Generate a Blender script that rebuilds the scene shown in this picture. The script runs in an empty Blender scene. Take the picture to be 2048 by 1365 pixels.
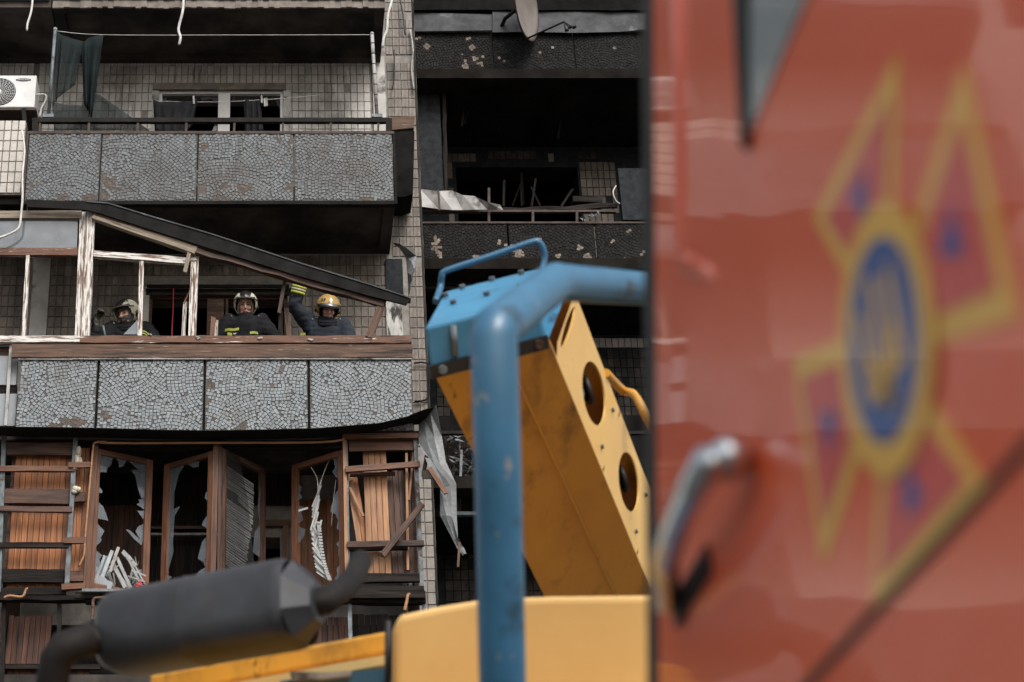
import bpy, bmesh, math, random
from mathutils import Vector, Matrix, Euler, noise
random.seed(7)
scene = bpy.context.scene
COL = scene.collection
R = math.radians

# ---------------------------------------------------------------- camera
TH = R(27); F = 3600.0; CX = 560.0; CY = 682.5; CH = 1.4
cam = bpy.data.cameras.new('camera'); camo = bpy.data.objects.new('camera', cam); COL.objects.link(camo)
camo.location = (0, 0, CH); camo.rotation_euler = (R(90) + TH, 0, 0)
cam.sensor_fit = 'HORIZONTAL'; cam.sensor_width = 36; cam.lens = F / 2048 * 36
cam.shift_x = (1024 - CX) / 2048; cam.shift_y = 0
cam.clip_start = 0.05; cam.clip_end = 3000
cam.dof.use_dof = True; cam.dof.focus_distance = 19.2; cam.dof.aperture_fstop = 3.0
scene.camera = camo

# ---------------------------------------------------------------- sky, sun, exposure
SUN_EL, SUN_AZ = R(46), R(160)      # azimuth clockwise from +Y: behind the camera, to its right
w = bpy.data.worlds.new('World'); scene.world = w; w.use_nodes = True
nt = w.node_tree; bg = nt.nodes['Background']
sky = nt.nodes.new('ShaderNodeTexSky'); sky.sky_type = 'NISHITA'; sky.sun_disc = False
sky.sun_elevation = SUN_EL; sky.sun_rotation = SUN_AZ; sky.air_density = 1.6; sky.dust_density = 5.0; sky.ozone_density = 1.0
hs = nt.nodes.new('ShaderNodeHueSaturation'); hs.inputs['Saturation'].default_value = 0.5
nt.links.new(sky.outputs[0], hs.inputs['Color']); nt.links.new(hs.outputs[0], bg.inputs['Color'])
bg.inputs['Strength'].default_value = 0.15
sun = bpy.data.lights.new('sun', 'SUN'); sun.energy = 1.5; sun.angle = R(24); sun.color = (1, .985, .965)
suno = bpy.data.objects.new('sun', sun); COL.objects.link(suno)
sd = Vector((math.sin(SUN_AZ) * math.cos(SUN_EL), math.cos(SUN_AZ) * math.cos(SUN_EL), math.sin(SUN_EL)))
suno.rotation_euler = sd.to_track_quat('Z', 'Y').to_euler(); suno.location = (4, -6, 25)
vs = scene.view_settings; vs.view_transform = 'Standard'; vs.look = 'None'; vs.exposure = 0.42; vs.gamma = 1.0; vs.use_curve_mapping = False

# ---------------------------------------------------------------- pixel -> place
def ray(px, py):
    a = (px - CX) / F; b = (CY - py) / F
    return Vector((a, math.cos(TH) - b * math.sin(TH), math.sin(TH) + b * math.cos(TH)))
ORG = Vector((0, 0, CH))
def W(px, py, Y):                 # on the plane y = Y (walls, parapets)
    d = ray(px, py); return ORG + d * (Y / d.y)
def G(px, py, t):                 # at axial distance t
    return ORG + ray(px, py) * t
def V(px, py, X):                 # on the plane x = X (side of the fire truck)
    d = ray(px, py); return ORG + d * (X / d.x)
def WX(px, py, Y): return W(px, py, Y).x
def WZ(py, Y): return W(CX, py, Y).z

# ---------------------------------------------------------------- materials
MATS = {}
def M(name, c1, c2=None, scale=6, rough=.75, bump=.25, metal=0, spec=.3, stretch=(1, 1, 1), lo=.35, hi=.65, detail=8,
      island=0.0, stain=None, stain_scale=3, stain_lo=.5, stain_hi=.6, coat=0, bdist=.01, rvar=0, stain2=None, s2_scale=2, s2_lo=.55, s2_hi=.7, s2_stretch=None, alpha=1, objvar=0, trans=0):
    m = bpy.data.materials.new(name); m.use_nodes = True; n = m.node_tree; L = n.links.new
    p = n.nodes['Principled BSDF']
    tc = n.nodes.new('ShaderNodeTexCoord'); mp = n.nodes.new('ShaderNodeMapping'); mp.inputs['Scale'].default_value = stretch
    L(tc.outputs['Object'], mp.inputs['Vector'])
    oi = n.nodes.new('ShaderNodeObjectInfo'); ad = n.nodes.new('ShaderNodeVectorMath'); ad.operation = 'MULTIPLY_ADD'
    ad.inputs[1].default_value = (37, 19, 53)
    cmb = n.nodes.new('ShaderNodeCombineXYZ')
    for k in range(3): L(oi.outputs['Random'], cmb.inputs[k])
    L(cmb.outputs[0], ad.inputs[0]); L(mp.outputs[0], ad.inputs[2])
    vec = ad.outputs[0]
    def nz(sc, det=8, st=None):
        t = n.nodes.new('ShaderNodeTexNoise'); t.inputs['Scale'].default_value = sc; t.inputs['Detail'].default_value = det
        t.inputs['Roughness'].default_value = .62
        if st:
            m2 = n.nodes.new('ShaderNodeMapping'); m2.inputs['Scale'].default_value = st; L(tc.outputs['Object'], m2.inputs['Vector']); L(m2.outputs[0], t.inputs['Vector'])
        else: L(vec, t.inputs['Vector'])
        return t.outputs['Fac']
    def ramp(fac, a, b):
        r = n.nodes.new('ShaderNodeMapRange'); r.inputs['From Min'].default_value = a; r.inputs['From Max'].default_value = b
        L(fac, r.inputs['Value']); return r.outputs[0]
    def mix(fac, A, B):
        x = n.nodes.new('ShaderNodeMix'); x.data_type = 'RGBA'
        L(fac, x.inputs['Factor'])
        for s, v in ((x.inputs['A'], A), (x.inputs['B'], B)):
            if isinstance(v, tuple): s.default_value = v + (1,)
            else: L(v, s)
        return x.outputs['Result']
    c2 = c2 or tuple(v * .6 for v in c1)
    nf = nz(scale, detail); col = mix(ramp(nf, lo, hi), c1, c2)
    if island or objvar:
        g = n.nodes.new('ShaderNodeNewGeometry'); h = n.nodes.new('ShaderNodeHueSaturation')
        r = n.nodes.new('ShaderNodeMapRange'); k = island or objvar
        r.inputs['To Min'].default_value = 1 - k; r.inputs['To Max'].default_value = 1 + k
        L(g.outputs['Random Per Island'] if island else oi.outputs['Random'], r.inputs['Value']); L(r.outputs[0], h.inputs['Value']); L(col, h.inputs['Color']); col = h.outputs[0]
    if stain: col = mix(ramp(nz(stain_scale), stain_lo, stain_hi), col, stain)
    if stain2: col = mix(ramp(nz(s2_scale, 8, s2_stretch), s2_lo, s2_hi), col, stain2)
    L(col, p.inputs['Base Color'])
    p.inputs['Roughness'].default_value = rough; p.inputs['Metallic'].default_value = metal; p.inputs['Specular IOR Level'].default_value = spec
    if rvar:
        r = n.nodes.new('ShaderNodeMapRange'); r.inputs['To Min'].default_value = rough - rvar; r.inputs['To Max'].default_value = rough + rvar
        L(nf, r.inputs['Value']); L(r.outputs[0], p.inputs['Roughness'])
    if coat: p.inputs['Coat Weight'].default_value = coat; p.inputs['Coat Roughness'].default_value = .04
    if trans: p.inputs['Transmission Weight'].default_value = trans
    if alpha < 1: p.inputs['Alpha'].default_value = alpha
    if bump:
        b = n.nodes.new('ShaderNodeBump'); b.inputs['Strength'].default_value = bump; b.inputs['Distance'].default_value = bdist
        L(nf, b.inputs['Height']); L(b.outputs[0], p.inputs['Normal'])
        if coat: L(b.outputs[0], p.inputs['Coat Normal'])
    MATS[name] = m; return m

GR = (.6, 9, 9)      # grain along the local x of a plank
M('mortar', (.26, .24, .22), (.15, .138, .125), 9)
M('tile', (.51, .49, .465), (.42, .405, .385), 25, rough=.45, bump=.15, island=.16, stain=(.10, .088, .076), stain_scale=1.1, stain_lo=.52, stain_hi=.72, stain2=(.13, .115, .10), s2_scale=1.3, s2_lo=.56, s2_hi=.74, s2_stretch=(9, 9, .8))
M('tile_pale', (.50, .47, .43), (.42, .39, .36), 25, rough=.4, bump=.1, island=.1, stain=(.2, .18, .16), stain_scale=1.5, stain_lo=.55, stain_hi=.75)
M('tile_brown', (.215, .18, .152), (.14, .12, .102), 22, rough=.5, bump=.2, island=.22, stain=(.05, .044, .038), stain_scale=2.2, stain_lo=.45, stain_hi=.7, stain2=(.055, .047, .04), s2_scale=1.3, s2_lo=.52, s2_hi=.68, s2_stretch=(9, 9, .8))
M('tile_mid', (.27, .247, .222), (.20, .183, .165), 25, rough=.5, bump=.15, island=.14, stain=(.09, .08, .07), stain_scale=2, stain_lo=.52, stain_hi=.74)
M('tile_burnt', (.075, .062, .052), (.028, .024, .021), 14, rough=.6, bump=.3, island=.45, stain=(.008, .008, .008), stain_scale=2.5, stain_lo=.42, stain_hi=.6)
M('tile_ext', (.56, .54, .51), (.46, .44, .41), 3)
M('grout', (.15, .135, .12), (.07, .06, .055), 10)
M('plaster', (.52, .51, .49), (.36, .35, .335), 5, bump=.35, stain=(.12, .11, .10), stain_scale=4, stain_lo=.56, stain_hi=.66)
M('plaster_white', (.58, .57, .55), (.40, .39, .375), 4, bump=.4, stretch=(4, 4, 1), stain=(.05, .045, .04), stain_scale=3, stain_lo=.5, stain_hi=.58)
M('concrete_dark', (.075, .064, .055), (.026, .023, .021), 2.2, rough=.9, bump=.5, stain=(.012, .011, .01), stain_scale=1.3, stain_lo=.42, stain_hi=.62)
M('concrete', (.24, .21, .185), (.13, .115, .10), 7, rough=.9, bump=.6)
M('soot', (.012, .0115, .011), (.004, .004, .004), 5, rough=.95, bump=.5, spec=.1)
M('burnt_plaster', (.022, .026, .032), (.008, .009, .011), 12, rough=.85, bump=.9, spec=.25, stain=(.05, .055, .06), stain_scale=16, stain_lo=.62, stain_hi=.8)
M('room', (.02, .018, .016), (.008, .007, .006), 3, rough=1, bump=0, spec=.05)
M('chip', (.225, .25, .27), (.175, .195, .21), 20, rough=.55, bump=.08, island=.13, stain=(.13, .125, .12), stain_scale=1.6, stain_lo=.5, stain_hi=.8, stain2=(.34, .35, .36), s2_scale=1.5, s2_lo=.66, s2_hi=.74, s2_stretch=(9, 9, .8))
M('chip_dirty', (.145, .16, .173), (.11, .12, .13), 20, rough=.55, bump=.08, island=.15, stain=(.075, .07, .066), stain_scale=1.4, stain_lo=.46, stain_hi=.72, stain2=(.06, .057, .055), s2_scale=1.4, s2_lo=.55, s2_hi=.72, s2_stretch=(9, 9, .8))
M('chip_burnt', (.017, .017, .017), (.009, .009, .009), 14, rough=.75, spec=.12, bump=.2, island=.35, stain=(.03, .026, .023), stain_scale=1.5, stain_lo=.56, stain_hi=.75)
M('bare_brown', (.125, .102, .088), (.08, .065, .056), 20, rough=.9, bump=.4, island=.2)
M('bare_mortar', (.22, .185, .155), (.12, .10, .085), 20, rough=.9, bump=.3, island=.3)
M('bed', (.098, .097, .096), (.07, .069, .068), 14, rough=.95, bump=.6, stain=(.13, .095, .078), stain_scale=8, stain_lo=.6, stain_hi=.7)
M('bed_burnt', (.010, .010, .010), (.005, .005, .005), 8, rough=.95, bump=.5)
M('peel', (.60, .585, .56), (.13, .075, .052), 5.5, rough=.7, bump=.5, stretch=GR, lo=.50, hi=.56, stain=(.27, .20, .155), stain_scale=9, stain_lo=.56, stain_hi=.62, bdist=.006)
M('peel_brown', (.135, .068, .045), (.60, .58, .55), 5, rough=.7, bump=.5, stretch=GR, lo=.60, hi=.64, stain=(.05, .03, .024), stain_scale=7, stain_lo=.52, stain_hi=.62, bdist=.006)
M('wood_raw', (.31, .255, .20), (.17, .135, .105), 6, rough=.75, bump=.4, stretch=GR, stain=(.085, .062, .048), stain_scale=4, stain_lo=.55, stain_hi=.68)
M('wood_weather', (.14, .082, .055), (.055, .033, .025), 5, rough=.75, bump=.5, stretch=GR, stain=(.022, .018, .016), stain_scale=2.6, stain_lo=.52, stain_hi=.66, stain2=(.32, .26, .21), s2_scale=7, s2_lo=.62, s2_hi=.7)
M('wood_red', (.15, .066, .036), (.07, .03, .018), 6, rough=.5, bump=.3, stretch=GR, stain=(.035, .018, .013), stain_scale=3, stain_lo=.58, stain_hi=.7, objvar=.25)
M('wood_clad', (.33, .132, .050), (.19, .068, .026), 5, rough=.45, bump=.25, stretch=GR, stain=(.15, .055, .026), stain_scale=2.5, stain_lo=.54, stain_hi=.72, objvar=.3)
M('wood_pale', (.38, .205, .105), (.25, .12, .06), 5, rough=.5, bump=.25, stretch=GR, stain=(.20, .10, .055), stain_scale=2.5, stain_lo=.56, stain_hi=.7, objvar=.22)
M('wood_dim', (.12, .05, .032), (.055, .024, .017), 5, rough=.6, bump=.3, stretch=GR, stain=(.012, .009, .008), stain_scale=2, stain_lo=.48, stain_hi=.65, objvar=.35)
M('wood_char', (.026, .020, .017), (.010, .009, .0085), 5, rough=.8, spec=.12, bump=.8, stretch=GR, stain=(.008, .008, .008), stain_scale=2.5, stain_lo=.48, stain_hi=.6, objvar=.3)
M('wood_dark', (.10, .052, .036), (.04, .022, .017), 5, rough=.6, bump=.4, stretch=GR, stain=(.02, .014, .012), stain_scale=2.5, stain_lo=.5, stain_hi=.66, objvar=.3)
M('metal_black', (.010, .010, .010), (.02, .017, .015), 9, rough=.8, bump=.25, spec=.15)
M('metal_rust', (.07, .046, .036), (.03, .022, .019), 10, rough=.7, bump=.4)
M('metal_tar', (.016, .0155, .015), (.007, .007, .007), 6, rough=.85, bump=.5, spec=.12)
M('steel_blue', (.16, .19, .21), (.07, .075, .08), 12, rough=.55, bump=.4, metal=.3, stain=(.06, .035, .025), stain_scale=7, stain_lo=.56, stain_hi=.64)
M('galv', (.19, .20, .208), (.125, .133, .139), 30, rough=.55, bump=.2, metal=.25, stain=(.10, .10, .10), stain_scale=2.2, stain_lo=.52, stain_hi=.7)
M('galv_soot', (.075, .081, .089), (.035, .037, .04), 6, rough=.7, bump=.3, metal=0, spec=.2, stain=(.15, .165, .185), stain_scale=4, stain_lo=.6, stain_hi=.72)
M('sheet_grey', (.27, .295, .32), (.21, .23, .25), 3, rough=.55, bump=.1)
M('sheet_white', (.40, .395, .385), (.25, .245, .24), 5, rough=.55, bump=.3, stain=(.07, .065, .06), stain_scale=4, stain_lo=.52, stain_hi=.64)
M('pvc', (.80, .80, .78), (.72, .71, .69), 6, rough=.4, bump=.05, stain=(.35, .33, .31), stain_scale=8, stain_lo=.6, stain_hi=.75)
M('ac_white', (.66, .67, .67), (.56, .57, .57), 5, rough=.45, bump=.05, stain=(.30, .29, .28), stain_scale=4, stain_lo=.6, stain_hi=.75)
M('ac_dark', (.05, .052, .055), (.03, .03, .03), 5, rough=.6, bump=0)
M('cable', (.62, .61, .59), (.42, .41, .39), 9, rough=.5, bump=.2)
M('cable_black', (.02, .02, .02), (.012, .012, .012), 9, rough=.5, bump=0)
M('cloth_black', (.022, .022, .025), (.012, .012, .014), 12, rough=.95, bump=.3, spec=.1)
M('cloth_green', (.010, .018, .019), (.006, .009, .010), 6, rough=.9, bump=.3, spec=.15)
M('netting', (.02, .032, .033), (.012, .018, .02), 30, rough=.9, bump=0, alpha=.55)
M('screen', (.03, .03, .03), (.02, .02, .02), 30, rough=.9, bump=0, alpha=.35)
M('slat', (.36, .37, .37), (.22, .225, .225), 8, rough=.45, bump=.05, objvar=.15)
M('foam', (.55, .51, .42), (.30, .26, .2), 10, rough=.9, bump=.8)
M('dish', (.30, .265, .25), (.22, .19, .175), 3, rough=.5, bump=.1, stain=(.10, .08, .07), stain_scale=24, stain_lo=.68, stain_hi=.72, metal=.15)
# vehicles
M('truck_red', (.84, .112, .028), (.80, .104, .026), 2.2, rough=.4, bump=.22, bdist=.03, detail=1, coat=.68, spec=.35)
M('rubber', (.010, .010, .010), (.016, .016, .016), 8, rough=.65, bump=.1)
M('emb_yellow', (.88, .50, .085), (.82, .45, .075), 12, rough=.4, bump=0, coat=.45)
M('emb_red', (.72, .10, .085), (.66, .09, .075), 12, rough=.4, bump=0, coat=.45)
M('emb_blue', (.022, .10, .34), (.018, .085, .29), 12, rough=.4, bump=0, coat=.45)
M('chrome', (.62, .65, .67), (.5, .52, .54), 8, rough=.22, bump=0, metal=.9)
M('boom_yellow', (.62, .32, .045), (.53, .26, .036), 2.5, rough=.42, bump=.05, spec=.4, stain=(.11, .06, .02), stain_scale=3.2, stain_lo=.52, stain_hi=.78, stretch=(1.6, .7, .7), stain2=(.05, .03, .015), s2_scale=9, s2_lo=.64, s2_hi=.72)
M('boom_yellow_lit', (.76, .47, .13), (.70, .41, .105), 2.5, rough=.4, bump=.03, spec=.4, stain=(.45, .27, .09), stain_scale=3, stain_lo=.6, stain_hi=.8, stain2=(.16, .10, .05), s2_scale=12, s2_lo=.67, s2_hi=.72)  # lighter copy of the boom paint, skylight on its side put into the colour
M('boom_cream', (.71, .475, .19), (.65, .415, .155), 2.5, rough=.4, bump=.03, spec=.4, stain=(.45, .30, .12), stain_scale=3, stain_lo=.62, stain_hi=.85)
M('mach_blue', (.036, .142, .25), (.028, .105, .185), 4, rough=.36, bump=.12, spec=.5, stain=(.016, .028, .042), stain_scale=5, stain_lo=.57, stain_hi=.68, stain2=(.17, .19, .20), s2_scale=14, s2_lo=.63, s2_hi=.68)
M('head_blue', (.050, .215, .37), (.040, .17, .30), 4, rough=.4, bump=.1, spec=.45, stain=(.018, .04, .06), stain_scale=5, stain_lo=.6, stain_hi=.7, stain2=(.17, .19, .20), s2_scale=14, s2_lo=.66, s2_hi=.7)
M('mach_grease', (.012, .012, .013), (.02, .018, .016), 9, rough=.5, bump=.3)
M('muffler', (.048, .051, .057), (.028, .029, .032), 5, rough=.42, bump=.25, metal=.3, spec=.5, stain=(.045, .03, .025), stain_scale=4, stain_lo=.58, stain_hi=.72, stain2=(.015, .014, .014), s2_scale=2.5, s2_lo=.58, s2_hi=.72)
M('pipe_dark', (.015, .012, .0115), (.008, .007, .0068), 6, rough=.7, bump=.3, spec=.2)
M('tyre', (.018, .018, .018), (.025, .024, .022), 14, rough=.9, bump=.4)
M('ground', (.10, .097, .092), (.07, .068, .065), 1.2, rough=.95, bump=.3)
# people
M('skin', (.68, .42, .33), (.62, .36, .275), 14, rough=.5, bump=.1)
M('lip', (.33, .13, .10), (.28, .11, .09), 14, rough=.5, bump=0)
M('hair', (.03, .02, .015), (.02, .014, .01), 20, rough=.7, bump=0)
M('eye', (.05, .04, .035), (.04, .03, .03), 20, rough=.2, bump=0)
M('turnout', (.008, .009, .011), (.015, .016, .02), 10, rough=.85, bump=.35, spec=.2)
M('turnout_blue', (.017, .021, .029), (.030, .036, .047), 9, rough=.85, bump=.35, spec=.2)
M('hivis', (.40, .44, .06), (.28, .31, .05), 12, rough=.5, bump=.1)
M('reflect', (.38, .33, .24), (.32, .28, .21), 12, rough=.4, bump=0)
M('balaclava', (.13, .125, .12), (.09, .088, .085), 18, rough=.95, bump=.4, spec=.1)
M('hood', (.40, .33, .25), (.33, .27, .2), 18, rough=.95, bump=.2, spec=.1)
M('helmet_black', (.013, .013, .014), (.018, .018, .018), 8, rough=.32, bump=0, spec=.5)
M('helmet_cream', (.56, .55, .44), (.48, .47, .37), 6, rough=.4, bump=0, stain=(.25, .24, .19), stain_scale=12, stain_lo=.64, stain_hi=.72)
M('helmet_gold', (.46, .30, .11), (.38, .24, .09), 6, rough=.42, bump=0, metal=.2, stain=(.25, .16, .07), stain_scale=14, stain_lo=.6, stain_hi=.7)
M('visor', (.16, .17, .18), (.12, .125, .13), 6, rough=.18, bump=0, metal=.5)
M('glove', (.03, .032, .028), (.09, .092, .075), 30, rough=.8, bump=.4, lo=.5, hi=.56)
M('toy_red', (.45, .03, .035), (.4, .03, .03), 9, rough=.5, bump=0)
M('book_blue', (.07, .14, .22), (.20, .10, .13), 12, rough=.5, bump=0, lo=.55, hi=.6)

def glass(name, fac, tint):
    m = bpy.data.materials.new(name); m.use_nodes = True; n = m.node_tree; L = n.links.new
    p = n.nodes['Principled BSDF']; p.inputs['Base Color'].default_value = tint + (1,); p.inputs['Roughness'].default_value = .12
    p.inputs['Coat Weight'].default_value = 1; p.inputs['Coat Roughness'].default_value = .02
    t = n.nodes.new('ShaderNodeBsdfTransparent'); x = n.nodes.new('ShaderNodeMixShader')
    nz = n.nodes.new('ShaderNodeTexNoise'); nz.inputs['Scale'].default_value = 7; tc = n.nodes.new('ShaderNodeTexCoord'); L(tc.outputs['Object'], nz.inputs['Vector'])
    r = n.nodes.new('ShaderNodeMapRange'); r.inputs['From Min'].default_value = .3; r.inputs['From Max'].default_value = .7
    r.inputs['To Min'].default_value = fac - .12; r.inputs['To Max'].default_value = fac + .12
    L(nz.outputs['Fac'], r.inputs['Value']); L(r.outputs[0], x.inputs[0]); L(t.outputs[0], x.inputs[1]); L(p.outputs[0], x.inputs[2])
    L(x.outputs[0], n.nodes['Material Output'].inputs['Surface']); MATS[name] = m
glass('shard', .40, (.16, .18, .205))  # grey-blue tint paints in the sky that the shards mirror
glass('pane_sky_tint', .85, (.13, .145, .165))  # reflected sky put into the pane's colour as a grey tint
glass('pane_dark', .5, (.02, .02, .022))
glass('truck_glass', .92, (.52, .56, .56))  # pale tint stands in for the reflection on the cab window

# ---------------------------------------------------------------- mesh helpers
class MB:
    def __init__(s): s.v = []; s.f = []; s.m = []; s.s = []
    def add(s, vs, fs, mi=0, smooth=False):
        o = len(s.v); s.v += [tuple(x) for x in vs]
        for f in fs: s.f.append([i + o for i in f]); s.m.append(mi); s.s.append(smooth)
    def box(s, a, b, mi=0):
        x0, y0, z0 = a; x1, y1, z1 = b
        x0, x1 = min(x0, x1), max(x0, x1); y0, y1 = min(y0, y1), max(y0, y1); z0, z1 = min(z0, z1), max(z0, z1)
        s.add([(x0,y0,z0),(x1,y0,z0),(x1,y1,z0),(x0,y1,z0),(x0,y0,z1),(x1,y0,z1),(x1,y1,z1),(x0,y1,z1)],
              [(0,3,2,1),(4,5,6,7),(0,1,5,4),(1,2,6,5),(2,3,7,6),(3,0,4,7)], mi)
    def prism(s, pts, d, mi=0):          # polygon extruded by vector d
        d = Vector(d); n = len(pts); a = [Vector(p) for p in pts]
        fs = [tuple(range(n)), tuple(reversed(range(n, 2 * n)))]
        for i in range(n): fs.append((i, i + n, (i + 1) % n + n, (i + 1) % n))
        s.add(a + [p + d for p in a], fs, mi)
    def hexa(s, p8, mi=0):               # four front corners, four back corners in the same order
        s.add(p8, [(0,1,2,3),(7,6,5,4),(0,4,5,1),(1,5,6,2),(2,6,7,3),(3,7,4,0)], mi)
    def tube(s, pts, r, n=10, mi=0, cap=True, smooth=True, flat=1.0):
        pts = [Vector(p) for p in pts]; k = len(pts)
        rs = r if isinstance(r, (list, tuple)) else [r] * k
        rings = []; up = None
        for i, p in enumerate(pts):
            d = (pts[min(i + 1, k - 1)] - pts[max(i - 1, 0)])
            if d.length < 1e-9: d = Vector((0, 0, 1))
            d.normalize()
            if up is None:
                up = Vector((0, 0, 1)) if abs(d.z) < .9 else Vector((0, 1, 0))
            up = (up - d * up.dot(d)).normalized(); sd_ = d.cross(up)
            rings.append([p + (up * math.cos(2*math.pi*j/n) * flat + sd_ * math.sin(2*math.pi*j/n)) * rs[i] for j in range(n)])
        vs = [q for rg in rings for q in rg]; fs = []
        for i in range(k - 1):
            for j in range(n): fs.append((i*n+j, i*n+(j+1)%n, (i+1)*n+(j+1)%n, (i+1)*n+j))
        s.add(vs, fs, mi, smooth)
        if cap:
            o = len(s.v) - len(vs)
            s.f.append([o + j for j in reversed(range(n))]); s.m.append(mi); s.s.append(False)
            s.f.append([o + (k-1)*n + j for j in range(n)]); s.m.append(mi); s.s.append(False)
    def ball(s, c, rad, mi=0, nu=14, nv=10, rot=None):
        c = Vector(c); rad = Vector(rad) if not isinstance(rad, (int, float)) else Vector((rad,)*3)
        vs = []
        for i in range(nv + 1):
            t = math.pi * i / nv
            for j in range(nu):
                p = 2*math.pi*j/nu
                q = Vector((rad.x*math.sin(t)*math.cos(p), rad.y*math.sin(t)*math.sin(p), rad.z*math.cos(t)))
                if rot: q = rot @ q
                vs.append(c + q)
        fs = []
        for i in range(nv):
            for j in range(nu):
                a, b, c_, d = i*nu+j, i*nu+(j+1)%nu, (i+1)*nu+(j+1)%nu, (i+1)*nu+j
                if i == 0: fs.append((a, d, c_))
                elif i == nv-1: fs.append((a, d, b))
                else: fs.append((a, d, c_, b))
        s.add(vs, fs, mi, True)
    def mesh(s, name, mats, clean=False):
        me = bpy.data.meshes.new(name); me.from_pydata(s.v, [], s.f)
        for m_ in (mats if isinstance(mats, (list, tuple)) else [mats]): me.materials.append(MATS[m_])
        me.polygons.foreach_set('material_index', s.m); me.polygons.foreach_set('use_smooth', s.s); me.update()
        if clean:
            bm = bmesh.new(); bm.from_mesh(me); bmesh.ops.remove_doubles(bm, verts=bm.verts, dist=1e-5)
            bmesh.ops.recalc_face_normals(bm, faces=bm.faces); bm.to_mesh(me); bm.free()
        return me
    def build(s, name, mats, parent=None, clean=False):
        return link(name, s.mesh(name, mats, clean), parent)

def link(name, me, parent=None, mw=None):
    o = bpy.data.objects.new(name, me); COL.objects.link(o)
    if parent is not None:
        o.parent = parent; o.matrix_parent_inverse = WM[parent.name].inverted()
    if mw is not None: o.matrix_basis = mw
    WM[o.name] = mw.copy() if mw is not None else Matrix.Identity(4)
    return o
WM = {}
def tag(o, label=None, cat=None, group=None, kind=None):
    if label: o['label'] = label
    if cat: o['category'] = cat
    if group: o['group'] = group
    if kind: o['kind'] = kind
    return o
def empty(name, loc, label, cat, group=None):
    o = bpy.data.objects.new(name, None); COL.objects.link(o); o.location = loc; o.empty_display_size = .2
    WM[o.name] = Matrix.Translation(loc); return tag(o, label, cat, group)

def plank_mesh(L, w_, t, jit=.04, jag0=False, jag1=False, seg=None):
    n = seg or max(2, int(L / .18)); mb = MB(); rg = []
    jj = min(w_, .08) * jit
    for i in range(n + 1):
        x = L * i / n
        c = [(-w_/2, 0), (w_/2, 0), (w_/2, t), (-w_/2, t)]
        ring = []
        for (z, y) in c:
            dx = 0
            if (i == 0 and jag0): dx = random.uniform(0, .9) * w_
            if (i == n and jag1): dx = -random.uniform(0, .9) * w_
            ring.append((x + dx, y + random.uniform(-jj, jj) * .6, z + random.uniform(-jj, jj)))
        rg.append(ring)
    vs = [p for r_ in rg for p in r_]; fs = [(0, 1, 2, 3), tuple(4*n + k for k in (3, 2, 1, 0))]
    for i in range(n):
        for j in range(4): fs.append((4*i+j, 4*i+4+j, 4*i+4+(j+1)%4, 4*i+(j+1)%4))
    mb.add(vs, fs); return mb
def plank(name, p0, p1, w_, t, mat, parent=None, nrm=(0, -1, 0), jit=.04, jag0=False, jag1=False):
    p0, p1 = Vector(p0), Vector(p1); d = p1 - p0; L = d.length; x = d / L
    y = -(Vector(nrm)); y = (y - x * y.dot(x)).normalized(); z = x.cross(y)
    mw = Matrix((x, y, z)).transposed().to_4x4(); mw.translation = p0
    me = plank_mesh(L, w_, t, jit, jag0, jag1).mesh(name, mat, True)
    return link(name, me, parent, mw)
def wpx(x0, y0, x1, y1, wd, Y):
    d = Vector((x1 - x0, y1 - y0)); d.normalize(); n = Vector((-d.y, d.x)) * wd / 2
    mx, my = (x0 + x1) / 2, (y0 + y1) / 2
    return (W(mx + n.x, my + n.y, Y) - W(mx - n.x, my - n.y, Y)).length
def bar(name, x0, y0, x1, y1, wd, Y, t, mat, parent=None, Y1=None, **k):
    return plank(name, W(x0, y0, Y), W(x1, y1, Y if Y1 is None else Y1), wpx(x0, y0, x1, y1, wd, Y), t, mat, parent, **k)
def hbar(name, x0, x1, yt, yb, Y, t, mat, parent=None, **k):
    return bar(name, x0, (yt + yb) / 2, x1, (yt + yb) / 2, yb - yt, Y, t, mat, parent, **k)
def poly(name, pts, Y, t, mat, parent=None):
    mb = MB(); mb.prism([W(x, y, Y) for x, y in pts], (0, t, 0)); return mb.build(name, mat, parent, True)
def cable(name, pts, r, mat, parent=None, n=6, sub=4):
    P = [Vector(p) for p in pts]; out = []
    for i in range(len(P) - 1):
        a, b, c, d = P[max(i-1, 0)], P[i], P[i+1], P[min(i+2, len(P)-1)]
        for k in range(sub):
            t = k / sub
            out.append(.5 * ((2*b) + (c-a)*t + (2*a-5*b+4*c-d)*t*t + (3*b-a-3*c+d)*t**3))
    out.append(P[-1]); mb = MB(); mb.tube(out, r, n); return mb.build(name, mat, parent)
def bevel(o, wd, seg=2):
    m = o.modifiers.new('bevel', 'BEVEL'); m.width = wd; m.segments = seg; m.limit_method = 'ANGLE'; m.angle_limit = R(40)
    return o
def text(name, body, size, mat, mw, parent):
    c = bpy.data.curves.new(name, 'FONT'); c.body = body; c.size = size; c.align_x = 'CENTER'; c.align_y = 'CENTER'; c.extrude = .001; c.resolution_u = 2
    t = bpy.data.objects.new('tmp', c); COL.objects.link(t)
    dg = bpy.context.evaluated_depsgraph_get(); me = bpy.data.meshes.new_from_object(t.evaluated_get(dg))
    bpy.data.objects.remove(t); bpy.data.curves.remove(c); me.materials.clear(); me.materials.append(MATS[mat])
    return link(name, me, parent, mw)

# ================================================================= GROUND
mb = MB(); mb.add([(-400, -400, 0), (400, -400, 0), (400, 400, 0), (-400, 400, 0)], [(0, 1, 2, 3)])
tag(mb.build('ground', 'ground'), kind='structure')

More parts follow.
